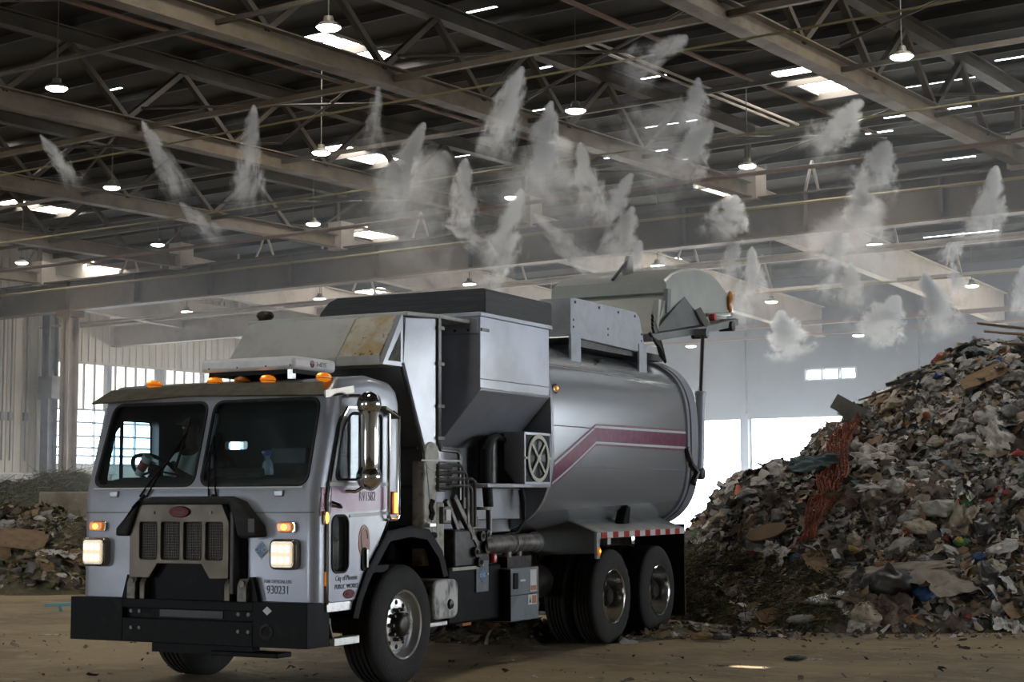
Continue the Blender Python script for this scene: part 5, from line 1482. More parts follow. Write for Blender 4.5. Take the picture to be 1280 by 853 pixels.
KINDS = [
    ('plastic_bag', 'bag_white', 60, (.08, .20), 'crumpled off-white plastic bag lying among the mixed refuse of the heap', 'plastic bag', 'off-white plastic bags in the refuse heap'),
    ('plastic_bag', 'bag_grey', 44, (.08, .19), 'crumpled grey plastic bag lying among the mixed refuse of the heap', 'plastic bag', 'grey plastic bags in the refuse heap'),
    ('plastic_bag', 'bag_beige', 30, (.09, .22), 'crumpled beige plastic bag lying among the mixed refuse of the heap', 'plastic bag', 'beige plastic bags in the refuse heap'),
    ('rubbish_sack', 'bag_dark', 18, (.12, .24), 'bulging black rubbish sack lying among the mixed refuse of the heap', 'rubbish sack', 'black sacks in the refuse heap'),
    ('plastic_film', 'film_white', 44, (.09, .22), 'torn whitish plastic film draped over the refuse heap', 'plastic film', 'whitish plastic films on the refuse heap'),
    ('plastic_film', 'film_grey', 40, (.09, .22), 'torn grey plastic film draped over the refuse heap', 'plastic film', 'grey plastic films on the refuse heap'),
    ('plastic_film', 'film_beige', 34, (.09, .22), 'torn beige plastic film draped over the refuse heap', 'plastic film', 'beige plastic films on the refuse heap'),
    ('cardboard_piece', 'card', 40, (.10, .24), 'torn piece of brown cardboard lying on the refuse heap', 'cardboard', 'cardboard pieces on the refuse heap'),
    ('rag', 'rag', 66, (.10, .26), 'crumpled dark brown rag lying on the refuse heap', 'rag', 'dark rags on the refuse heap'),
    ('wood_board', 'board', 22, (.20, .5), 'short weathered wooden board lying on the refuse heap', 'board', 'short boards on the refuse heap'),
    ('plastic_bottle', 'bottle', 26, (.07, .13), 'small discarded plastic bottle lying on the refuse heap', 'bottle', 'plastic bottles on the refuse heap'),
    ('paper_scrap', 'paper', 60, (.07, .15), 'crumpled scrap of white paper lying on the refuse heap', 'paper', 'paper scraps on the refuse heap'),
    ('plastic_bag', 'bag_blue', 9, (.06, .12), 'small crumpled blue bag lying among the mixed refuse of the heap', 'plastic bag', 'small blue bags in the refuse heap'),
    ('plastic_bag', 'bag_red', 9, (.05, .10), 'small crumpled red bag lying among the mixed refuse of the heap', 'plastic bag', 'small red bags in the refuse heap'),
    ('plastic_bag', 'bag_green', 5, (.05, .10), 'small crumpled green bag lying among the mixed refuse of the heap', 'plastic bag', 'small green bags in the refuse heap'),
    ('plastic_bag', 'bag_orange', 7, (.05, .09), 'small crumpled orange bag lying among the mixed refuse of the heap', 'plastic bag', 'small orange bags in the refuse heap'),
]
def heap_spot(q):
    """a point of the slope that faces the hall, spread evenly over what shows of it"""
    while True:
        u = q.uniform(2.7, 8.9); v0 = lerp_tab(BASEV, u)
        v = q.uniform(v0 + .1, 26.8)
        h = heap_h(u, v)
        if h < .05: continue
        vis = u < .345 * v - .1 and u > .115 * v
        # clean waste sits high on the slope, dark yard waste low on its left
        if not vis: continue
        yard_ = u < 4.1 and h < .75
        if yard_ and q.random() < .75: continue
        return u, v, h
taken = []
for nm, key, n, (s0, s1), lab, cat, grp in KINDS:
    q = random.Random(hash_ := sum(map(ord, key)))
    for k in range(n):
        for _ in range(30):
            u, v, h = heap_spot(q); s = q.uniform(s0, s1) * .88
            if key in ('bag_white', 'film_white', 'paper') and h < .9 and q.random() < .5: continue
            if key in ('bag_white', 'film_white', 'bag_grey', 'film_grey') and h < 1.7 and q.random() < .55: continue
            if key in ('rag', 'bag_dark') and h > 3.2 and q.random() < .5: continue
            if all((u - a) ** 2 + (v - b) ** 2 > (.62 * (s + c_)) ** 2 for a, b, c_ in taken): break
        taken.append((u, v, s * .8))
        me = q.choice(SH[key])
        e_ = (q.uniform(.8, 1.5) * s, s * q.uniform(.7, 1.1), s * q.uniform(.7, 1.2))
        put(nm, me, u, v, heap_h, s, q.uniform(0, 6.28), lab, cat, grp, lift=.10 * s, sz=e_, rx=q.uniform(-.5, .5), ry=q.uniform(-.5, .5))

# ---- loose scraps nobody could count: one object
def scraps(name, f, n, u0, u1, v0, v1, s0, s1, pals, seed, cond=None, lift=.02):
    q = random.Random(seed); m = MB()
    for _ in range(n):
        for _t in range(20):
            u = q.uniform(u0, u1); v = q.uniform(v0, v1); h = f(u, v)
            if h > .0 and (cond is None or cond(u, v, h, q)): break
        else: continue
        s = s0 + (s1 - s0) * q.random() ** 2.2
        nn = uvn(heap_n(f, u, v)); nn = (nn + Vector((q.uniform(-.8, .8), q.uniform(-.8, .8), q.uniform(-.3, .8)))).normalized()
        Mx_ = rot_to(nn) @ Euler((0, 0, q.uniform(0, 6.28))).to_matrix()
        c_ = UV(u, v, h) + nn * lift
        ax_, ay_ = s * q.uniform(.6, 2.2), s * q.uniform(.5, 1.0)
        vs2 = []
        for j in range(3):
            for i in range(4):
                vs2.append(c_ + Mx_ @ Vector(((i / 1.5 - 1) * ax_ + q.uniform(-.2, .2) * s, (j - 1) * ay_ + q.uniform(-.2, .2) * s, q.uniform(-.5, .5) * s)))
        m.add(vs2, [(j * 4 + i, j * 4 + i + 1, (j + 1) * 4 + i + 1, (j + 1) * 4 + i) for j in range(2) for i in range(3)], q.choices(range(len(pals)), [w_ for _, w_ in pals])[0])
    return m.build(name, [PAL[p_] if isinstance(p_, str) else p_ for p_, _ in pals], smooth=60, recalc=False)
def show(u, v, h, q): return (.11 * v < u < .43 * v) and (h > .35 or q.random() < .35) and not (u < 4.0 and h < .8 and q.random() < .7)
lo_ = scraps('loose_refuse', heap_h, 17000, 2.2, 10.1, 19.9, 28, .022, .10, [('white', 3), ('grey', 5), ('beige', 6), ('card', 4), ('cloth', 8), ('dark', 8), ('paper', 2.0), ('blue', .35), ('red', .3), ('orange', .3), ('green', .25), ('teal', .35)], 21, show)
tag(lo_, 'countless small scraps covering the refuse slope', 'loose refuse', kind='stuff')
# hay-like yard waste strands along the foot of the heap behind the truck
def strands(name, f, n, u0, u1, v0, v1, L0, L1, mt, seed, cond=None):
    q = random.Random(seed); m = MB()
    for _ in range(n):
        for _t in range(20):
            u = q.uniform(u0, u1); v = q.uniform(v0, v1); h = f(u, v)
            if h > .0 and (cond is None or cond(u, v, h)): break
        else: continue
        d = Vector((q.gauss(0, 1), q.gauss(0, 1), q.gauss(.1, .45))).normalized() * q.uniform(L0, L1)
        c_ = UV(u, v, h + .02); w_ = d.cross(Vector((q.random(), q.random(), q.random()))).normalized() * q.uniform(.003, .008)
        m.add([c_ - d / 2 - w_, c_ - d / 2 + w_, c_ + w_ + Vector((0, 0, .02)), c_ - w_ + Vector((0, 0, .02)), c_ + d / 2 + w_, c_ + d / 2 - w_], [(0, 1, 2, 3), (3, 2, 4, 5)], q.randrange(3))
    return m.build(name, mt, smooth=0, recalc=False)
SM = [mat('dry_stalk', (.26, .21, .125), .9), mat('green_stalk', (.105, .12, .05), .9), mat('dark_stalk', (.075, .062, .04), .9)]
ys = strands('yard_waste', heap_h, 9000, 1.9, 4.6, 20.2, 25, .08, .35, SM, 4, lambda u, v, h: h < 1.0 - (u - 2.6) * .2)
tag(ys, 'brown and green yard clippings at the foot of the heap', 'yard waste', kind='stuff')

# ---- pieces one can single out on the heap
def one(name, me, u, v, sz, rz, label, cat, lift=0, tilt=1.0, rx=0, ry=0, z=None): return put(name, me, u, v, heap_h, 1, rz, label, cat, None, lift, tilt, sz, rx, ry, z)
HEAPITEMS = True
one('plastic_bag', SH['bag_blue'][0], 5.03, 20.53, (0.147, 0.147, 0.127), YAW + .3, 'bright blue bag at the foot of the heap', 'plastic bag', lift=.06, tilt=.5, rx=.3, ry=0)
one('plastic_sheet', SH['film_beige'][1], 5.49, 20.68, (0.425, 0.326, 0.296), YAW + .5, 'large beige sheet draped at the foot of the heap right of the bright blue bag', 'plastic sheet', lift=.10, tilt=.8, rx=0, ry=.3)
one('foil_bundle', bag_mesh('foil_bundle', 61, PAL['foil'], 3, .8, .25, False), 3.99, 20.65, (0.355, 0.118, 0.089), YAW + .06, 'long shiny silver foil bundle at the foot of the heap', 'foil bundle', lift=.04, tilt=.5, rx=0, ry=.05)
one('plastic_bag', SH['bag_white'][1], 5.57, 21.94, (0.253, 0.158, 0.158), YAW + -.2, 'clean white bag with a flat top in the middle of the heap', 'plastic bag', lift=.06, tilt=.8, rx=0, ry=0)
one('teal_cloth', sheet_mesh('teal_cloth', 5, PAL['teal'], 20, 1.0, .3, .3), 4.64, 25.00, (0.156, 0.902, 0.240), YAW + .25, 'dark teal cloth hanging down beside the orange netting', 'cloth', lift=.22, tilt=1, rx=0, ry=0)
one('oval_board', MB().lathe([(0, 0), (.95, 0), (1, .25), (.95, .5), (0, .5)], (0, 0, 0), (0, 0, 1), 32).mesh('oval_board', PAL['wood'], 40), 3.49, 22.84, (0.295, 0.186, 0.055), YAW + 0, 'flat brown oval board lying on the left flank of the heap', 'board', lift=.08, tilt=.5, rx=.35, ry=0)
one('carton', card_mesh('carton', 41, PAL['red']), 3.33, 22.77, (0.098, 0.098, 0.087), YAW + .4, 'small red carton below the left end of the oval board', 'carton', lift=.04, tilt=.8, rx=.4, ry=.3)
one('paper_sheet', SH['paper'][1], 3.49, 22.49, (0.118, 0.086, 0.075), YAW + .2, 'white paper sheet just below the flat brown oval board', 'paper', lift=.05, tilt=.7, rx=.3, ry=0)
one('yellow_packet', SH['bag_yellow'][0], 4.41, 21.87, (0.136, 0.105, 0.073), YAW + 0, 'yellow packet half way between the foil bundle and the orange netting', 'packet', lift=.04, tilt=.8, rx=0, ry=0)
one('green_packet', SH['bag_green'][1], 5.79, 21.54, (0.093, 0.093, 0.072), YAW + .3, 'bright green packet right of the middle of the heap', 'packet', lift=.05, tilt=.8, rx=.2, ry=0)
one('yellow_wrapper', SH['bag_yellow'][1], 5.74, 21.52, (0.046, 0.046, 0.052), YAW + 0, 'little yellow wrapper touching the bright green packet', 'wrapper', lift=.12, tilt=.8, rx=0, ry=0)
one('red_bag', SH['bag_red'][0], 5.26, 21.00, (0.080, 0.080, 0.070), YAW + 0, 'red bag between the blue bag and the green packet', 'plastic bag', lift=.04, tilt=.7, rx=0, ry=0)
one('paper_sheet', SH['paper'][0], 6.40, 24.31, (0.164, 0.199, 0.035), YAW + .1, 'big creamy paper sheet high on the heap', 'paper', lift=.06, tilt=1, rx=0, ry=0)
one('plastic_bag', SH['bag_white'][2], 6.40, 24.90, (0.180, 0.205, 0.144), YAW + .6, 'white bag with a blue patch high on the heap', 'plastic bag', lift=.06, tilt=.9, rx=0, ry=0)
one('blue_patch', SH['bag_blue'][1], 6.45, 24.86, (0.072, 0.084, 0.060), YAW + .5, 'pale blue wrapper stuck on the white bag high on the heap', 'wrapper', lift=.17, tilt=.9, rx=0, ry=0)
one('dark_tub', MB().lathe([(.75, -.6), (1, .1), (.97, .15), (.70, -.5), (0, -.55)], (0, 0, .3), (.3, -.7, .6), 24).mesh('dark_tub', PAL['dark'], 40), 7.26, 26.06, (0.303, 0.189, 0.164), YAW + 0, 'dark open tub near the crest of the heap', 'tub', lift=.08, tilt=.3, rx=0, ry=0)
one('cardboard', SH['card'][1], 6.97, 24.31, (0.329, 0.129, 0.082), YAW + .1, 'long bent cardboard just below the dark open tub', 'cardboard', lift=.08, tilt=.6, rx=.5, ry=0)
one('red_bag', SH['bag_red'][1], 6.92, 26.58, (0.154, 0.103, 0.103), YAW + .1, 'red and orange bag at the crest left of the dark tub', 'plastic bag', lift=.05, tilt=.8, rx=0, ry=0)
one('grey_tarp', sheet_mesh('grey_tarp', 8, PAL['tarp'], 20, 1.4, .5, .3), 7.54, 26.05, (0.353, 0.151, 0.164), YAW + .1, 'grey-green tarpaulin bunched on the crest of the heap', 'tarpaulin', lift=.10, tilt=.5, rx=0, ry=0)
one('plastic_bag', SH['bag_white'][0], 7.72, 26.33, (0.242, 0.153, 0.153), YAW + -.3, 'full white bag under the grey-green tarpaulin', 'plastic bag', lift=.07, tilt=.8, rx=0, ry=0)
one('plastic_bag', SH['bag_grey'][1], 7.90, 25.83, (0.200, 0.175, 0.163), YAW + .2, 'bluish grey bag right of the white bag under the tarpaulin', 'plastic bag', lift=.07, tilt=.8, rx=0, ry=0)
one('orange_ball', MB().ball((0, 0, 0), 1, 16, 12).mesh('orange_ball', PAL['orange']), 6.09, 24.32, (0.053, 0.053, 0.059), YAW + 0, 'orange ball left of the big creamy paper sheet', 'ball', lift=.07, tilt=1, rx=0, ry=0)
one('orange_cup', SH['bag_orange'][0], 6.60, 26.88, (0.065, 0.058, 0.058), YAW + 0, 'orange scrap left of the white bag with the blue patch', 'scrap', lift=.05, tilt=1, rx=0, ry=0)
one('plastic_film', sheet_mesh('plastic_film', 19, PAL['white'], 22, 1.0, .45, .3, .4), 6.79, 23.29, (0.191, 0.348, 0.135), YAW + .1, 'long white film hanging down the right of the heap', 'plastic film', lift=.10, tilt=1, rx=0, ry=0)
one('plastic_bag', SH['bag_white'][3], 6.76, 23.65, (0.182, 0.148, 0.125), YAW + .8, 'bulky white bag above the long hanging white film', 'plastic bag', lift=.08, tilt=.8, rx=0, ry=0)
one('plastic_bag', SH['bag_grey'][2], 6.45, 23.72, (0.171, 0.149, 0.114), YAW + .4, 'pale grey bag left of the bulky white bag', 'plastic bag', lift=.06, tilt=.8, rx=0, ry=0)
one('cardboard', SH['card'][0], 5.81, 25.62, (0.148, 0.210, 0.037), YAW + .3, 'upright brown cardboard panel at the upper left edge of the heap', 'cardboard', lift=.05, tilt=1, rx=.2, ry=0)
one('cardboard', SH['card'][3], 5.39, 24.47, (0.141, 0.083, 0.035), YAW + .2, 'light brown cardboard right of the orange netting', 'cardboard', lift=.05, tilt=.8, rx=.2, ry=0)
one('plastic_bag', SH['bag_white'][1], 5.04, 23.53, (0.124, 0.124, 0.102), YAW + .9, 'small white bag right of the orange netting', 'plastic bag', lift=.05, tilt=.8, rx=0, ry=0)
one('plastic_sheet', SH['film_white'][2], 5.10, 22.71, (0.229, 0.120, 0.098), YAW + .1, 'white flat sheet right of the lower orange netting', 'plastic sheet', lift=.07, tilt=.7, rx=0, ry=0)
one('plastic_bag', SH['bag_white'][2], 5.19, 22.22, (0.064, 0.096, 0.064), YAW + 0, 'little upright white bag left of the clean white bag', 'plastic bag', lift=.05, tilt=1, rx=0, ry=0)
one('grey_sack', bag_mesh('grey_sack', 33, PAL['grey'], 3, .6, .12, False), 3.51, 20.43, (0.175, 0.117, 0.097), YAW + 0, 'smooth grey-blue sack on the floor at the foot of the heap', 'sack', lift=.03, tilt=.3, rx=0, ry=0)
one('paper', SH['paper'][2], 2.97, 21.06, (0.100, 0.090, 0.050), YAW + 0, 'white rosette of paper at the left foot of the heap', 'paper', lift=.06, tilt=.5, rx=.5, ry=0)
one('cardboard', SH['card'][2], 3.07, 21.27, (0.101, 0.091, 0.015), YAW + .6, 'tan cardboard corner above the white rosette of paper', 'cardboard', lift=.05, tilt=.6, rx=.8, ry=0)
one('brown_carton', card_mesh('brown_carton', 12, PAL['card']), 3.24, 20.81, (0.199, 0.099, 0.099), YAW + .2, 'flattened brown carton between the paper rosette and the grey sack', 'carton', lift=.05, tilt=.4, rx=.5, ry=0)
one('cardboard', SH['card'][4], 3.77, 20.35, (0.146, 0.068, 0.058), YAW + -.2, 'tan cardboard roll right of the smooth grey-blue sack', 'cardboard', lift=.03, tilt=.4, rx=0, ry=0)
one('rubbish_sack', bag_mesh('rubbish_sack', 51, PAL['dark'], 3, .8, .22), 4.64, 20.64, (0.316, 0.276, 0.246), YAW + .2, 'largest black sack at the foot of the heap left of the blue bag', 'rubbish sack', lift=.10, tilt=.4, rx=0, ry=0)
one('rubbish_sack', bag_mesh('rubbish_sack', 52, PAL['dark'], 3, .8, .22), 4.35, 20.84, (0.179, 0.179, 0.169), YAW + 1.2, 'smaller black sack between the largest one and the foil bundle', 'rubbish sack', lift=.06, tilt=.5, rx=0, ry=0)
one('cardboard', SH['card'][1], 6.07, 20.26, (0.164, 0.106, 0.029), YAW + .7, 'tan cardboard on the floor at the right end of the heap', 'cardboard', lift=.05, tilt=.5, rx=.5, ry=0)
one('plastic_sheet', SH['film_beige'][2], 4.78, 20.89, (0.369, 0.110, 0.070), YAW + -.05, 'narrow beige sheet over the largest black sack', 'plastic sheet', lift=.12, tilt=.7, rx=0, ry=0)
one('cardboard_box', card_mesh('cardboard_box', 19, PAL['card']), 3.99, 21.45, (0.174, 0.154, 0.103), YAW + .5, 'brown cardboard box end above the foil bundle', 'cardboard', lift=.06, tilt=.7, rx=.5, ry=.2)
one('red_bag', SH['bag_red'][1], 6.93, 22.75, (0.099, 0.066, 0.066), YAW + .5, 'bright red bag at the far right of the heap', 'plastic bag', lift=.05, tilt=.9, rx=0, ry=0)
one('plastic_bag', SH['bag_grey'][3], 5.25, 21.93, (0.158, 0.126, 0.105), YAW + .1, 'wrinkled grey bag left of the clean white bag', 'plastic bag', lift=.05, tilt=.8, rx=0, ry=0)
one('plastic_bag', SH['bag_beige'][0], 5.28, 21.66, (0.187, 0.166, 0.135), YAW + .4, 'wrinkled beige bag below the clean white bag', 'plastic bag', lift=.06, tilt=.8, rx=0, ry=0)
one('plastic_bag', SH['bag_white'][3], 5.57, 21.38, (0.133, 0.082, 0.061), YAW + .2, 'white bag touching the left of the bright green packet', 'plastic bag', lift=.06, tilt=.8, rx=0, ry=0)
one('plastic_bag', SH['bag_grey'][0], 4.96, 21.42, (0.205, 0.123, 0.103), YAW + .5, 'lilac grey bag above the largest black sack', 'plastic bag', lift=.06, tilt=.8, rx=0, ry=0)
one('blue_rag', SH['bag_blue'][1], 5.94, 21.25, (0.081, 0.092, 0.061), YAW + .5, 'small blue rag right of the large beige sheet top', 'rag', lift=.05, tilt=.8, rx=0, ry=0)
one('plastic_bag', SH['bag_white'][0], 6.23, 21.22, (0.203, 0.112, 0.081), YAW + .4, 'pale crumpled wrapper at the right above the tan cardboard', 'wrapper', lift=.06, tilt=.7, rx=0, ry=0)
one('plastic_bag', SH['bag_beige'][2], 6.00, 20.96, (0.170, 0.150, 0.100), YAW + .9, 'brown-stained bag right of the large beige sheet', 'plastic bag', lift=.06, tilt=.7, rx=0, ry=0)
# orange netting hanging down the slope
nm_ = bpy.data.meshes.new('orange_netting')
pth = [(5.06, 25.35), (4.98, 25.12), (4.86, 24.75), (4.72, 24.37), (4.55, 23.8), (4.38, 23.21), (4.26, 22.95), (4.16, 22.68), (4.02, 22.5), (3.90, 22.2)]
nv_, nf_ = [], []
for i in range(64):
    t = i / 63 * (len(pth) - 1); a = min(int(t), len(pth) - 2); k = t - a
    uc = pth[a][0] * (1 - k) + pth[a + 1][0] * k; vc = pth[a][1] * (1 - k) + pth[a + 1][1] * k
    hw_ = .20 + .05 * math.sin(i * .3) - .07 * (i / 63)
    for j in range(15):
        du = (j / 14 - .5) * 2 * hw_
        n_z = heap_h(uc + du, vc - du * .25) + .19 + .04 * math.sin(j * 1.9 + i * .5) + .03 * math.sin(i * .9 + j * .4)
        nv_.append(UV(uc + du, vc - du * .25 - .05, n_z))
for i in range(63):
    for j in range(14): nf_.append((i * 15 + j, i * 15 + j + 1, (i + 1) * 15 + j + 1, (i + 1) * 15 + j))
nm_.from_pydata([tuple(q) for q in nv_], [], nf_); nm_.materials.append(mat('orange_net', (.40, .125, .065), .7, 0, c2=(.22, .08, .055), scale=5))
no_ = bpy.data.objects.new('orange_netting', nm_); COL.objects.link(no_)
md = no_.modifiers.new('net', 'WIREFRAME'); md.thickness = .023; md.use_even_offset = False
tag(no_, 'long strip of orange safety netting running down the heap', 'netting')
# boards and planks on the crest
def plank(name, p0, p1, w_, t_, mt, label, cat, up=(0, 0, 1)):
    p0 = Vector(p0); p1 = Vector(p1); mid = (p0 + p1) / 2
    m = MB(); n = 5; d = p1 - p0
    for i in range(n):
        a = p0 + d * i / n; b = p0 + d * (i + 1) / n; s = Vector((0, 0, -.03 * math.sin(math.pi * i / n) * d.length * .4)); s2 = Vector((0, 0, -.03 * math.sin(math.pi * (i + 1) / n) * d.length * .4))
        m.bar(a - mid + s, b - mid + s2, w_ * (.75 + .25 * min(1, i + .4)), t_, up=up)
    o = m.build(name, mt, smooth=0); o.location = mid
    return tag(o, label, cat)
plank('wood_plank', (-8.93, 24.8, 4.27), (-7.1, 25.15, 4.02), .16, .03, PAL['wood'], 'longest wooden plank jutting left from the very top of the heap', 'plank')
plank('wood_plank', (-8.80, 24.7, 4.13), (-7.1, 25.3, 3.98), .10, .03, PAL['card'], 'thin tan plank just below the longest one at the top of the heap', 'plank')
plank('wood_plank', (-8.62, 24.95, 3.95), (-7.3, 25.2, 3.86), .14, .03, PAL['wood'], 'short yellow-brown plank under the two planks at the top of the heap', 'plank')
plank('dark_plank', (-10.13, 24.05, 3.33), (-9.35, 24.30, 3.55), .20, .05, PAL['dark'], 'dark plank leaning out from the upper left edge of the heap', 'plank')
plank('pale_plank', (-9.9, 24.2, 3.50), (-9.2, 24.45, 3.68), .10, .03, PAL['grey'], 'pale grey plank resting above the dark leaning plank', 'plank')
plank('thin_pole', (-10.49, 23.82, 3.10), (-9.85, 24.05, 3.32), .03, .03, PAL['wood'], 'thin brown pole sticking out below the dark leaning plank', 'pole')
plank('grey_slab', (-10.80, 23.6, 3.10), (-10.35, 23.9, 2.80),   .03, .24, PAL['pale'], 'grey-green panel sticking up above the orange netting', 'panel')
plank('grey_slab', (-10.72, 23.7, 2.98), (-10.30, 23.9, 2.66),   .03, .20, PAL['pale'], 'pale panel behind the grey-green panel above the orange netting', 'panel')
plank('thin_rod', (-11.55, 19.6, 1.55), (-11.42, 19.9, 1.95), .02, .02, PAL['grey'], 'thin bent rod standing out from the left end of the heap', 'rod')


# ================================================================== LEFT PILE, barrier and mound
LCREST = [(-14, 1.35), (-11, 1.35), (-10, 1.30), (-8.9, 1.25), (-8, 1.15), (-6.5, .9), (-5, .5), (-3.6, .05)]
def left_h(u, v):
    h = lerp_tab(LCREST, u); t = (v - 28.9 - .25 * math.sin(u * 1.7)) / 3.4
    if t <= 0: return -.1
    k = (1 - (1 - t) ** 1.4) if t < 1 else 1 - sstep(0, 3.5, v - 32.6)
    return h * k + bumps(u, v, 1.1) * min(1, t * 3) * min(1, k * 3)
lp = mound('left_refuse_pile', left_h, -13.5, -3.4, 28.6, 36.2, .12, M['yard'])
tag(lp, 'low brown refuse pile before the concrete barrier', 'refuse pile', kind='stuff')
ls = scraps('left_loose_refuse', left_h, 2600, -13, -5, 28.9, 33.2, .03, .14, [('white', 1.2), ('grey', 2), ('beige', 4), ('card', 4), ('cloth', 8), ('dark', 3), (SM[1], 4), (SM[0], 4)], 33)
tag(ls, 'countless small scraps covering the low left pile', 'loose refuse', kind='stuff')
lst = strands('left_yard_waste', left_h, 3500, -13, -5, 28.9, 33.5, .1, .45, SM, 8)
tag(lst, 'brown and green clippings covering the low left pile', 'yard waste', kind='stuff')
bar = MB().box(-2.6, 2.6, -.3, .3, 0, 1.80).build('concrete_barrier', M['concrete'], bevel=.03)
bar.location = UV(-7.75, 36.6); bar.rotation_euler = (0, 0, YAW - R(2)); tag(bar, 'low brown concrete push barrier behind the left refuse pile', 'barrier')
def mound_h(u, v):
    r = ((u + 12.6) / 4.2) ** 2 + ((v - 46) / 5.0) ** 2
    return 2.25 * max(0, 1 - r) ** .8 + bumps(u, v, 1.6) * (1 if r < .9 else 0) - .05
M['greenmound'] = mat('green_clippings', (.030, .034, .018), .95, 0, c2=(.055, .052, .03), scale=3, bump=1, bscale=8)
gm = mound('clippings_mound', mound_h, -17, -8.2, 40.8, 51.2, .2, M['greenmound']); tag(gm, 'dark green mound of clippings against the left wall', 'mound', kind='stuff')
gs = strands('mound_clippings', mound_h, 5000, -16.5, -8.6, 41, 47, .2, .9, SM, 9, lambda u, v, h: h > .3); tag(gs, 'loose stalks sticking out of the green clippings mound', 'clippings', kind='stuff')
def lput(name, me, u, v, sz, rz, label, cat, lift=0, tilt=1.0, rx=0, ry=0, group=None, z=None): return put(name, me, u, v, left_h, 1, rz, label, cat, group, lift, tilt, sz, rx, ry, z)
lput('cardboard_box', card_mesh('cardboard_box', 23, PAL['card']), -8.94, 30.25, (0.362, 0.290, 0.043), YAW + .1, 'large tan cardboard box flap on the left pile', 'cardboard', lift=.12, tilt=.2, rx=.35, ry=.1)
lput('cardboard_slab', card_mesh('cardboard_slab', 9, PAL['card'], False), -9.11, 29.87, (0.157, 0.243, 0.036), YAW + .3, 'pale cardboard panel leaning under the large tan flap', 'cardboard', lift=.10, tilt=.2, rx=1.1, ry=0)
lput('plastic_bag', SH['bag_grey'][1], -9.59, 31.51, (0.196, 0.121, 0.121), YAW + 0, 'grey bag above the large tan cardboard flap', 'plastic bag', lift=.05, tilt=.6, rx=0, ry=0)
lput('wood_board', SH['board'][1], -9.20, 31.22, (0.449, 0.052, 0.037), YAW + .05, 'dark board lying above the large tan cardboard flap', 'board', lift=.08, tilt=.2, rx=0, ry=.05)
lput('rag', SH['film_white'][1], -8.11, 29.77, (0.242, 0.185, 0.142), YAW + .2, 'pale crumpled rag on the left pile near the truck', 'rag', lift=.06, tilt=.8, rx=0, ry=0)
lput('wood_board', SH['board'][2], -8.55, 29.34, (0.309, 0.056, 0.028), YAW + .3, 'pale board at the foot of the left pile', 'board', lift=.05, tilt=.5, rx=0, ry=0)
lput('cardboard', SH['card'][3], -8.15, 29.33, (0.098, 0.084, 0.056), YAW + .4, 'small tan cardboard at the foot of the left pile', 'cardboard', lift=.04, tilt=.8, rx=.3, ry=0)
lput('plastic_bag', SH['bag_white'][0], -7.90, 29.28, (0.084, 0.070, 0.042), YAW + .4, 'tiny white bag at the foot of the left pile', 'plastic bag', lift=.03, tilt=.8, rx=0, ry=0)
lput('cardboard', SH['card'][2], -7.83, 29.93, (0.158, 0.143, 0.086), YAW + .9, 'brown cardboard at the truck-side end of the left pile', 'cardboard', lift=.05, tilt=.8, rx=.4, ry=0)
lput('plastic_bag', SH['bag_white'][2], -8.99, 31.70, (0.106, 0.061, 0.061), YAW + .2, 'white scrap on the crest of the left pile', 'scrap', lift=.04, tilt=.8, rx=0, ry=0)

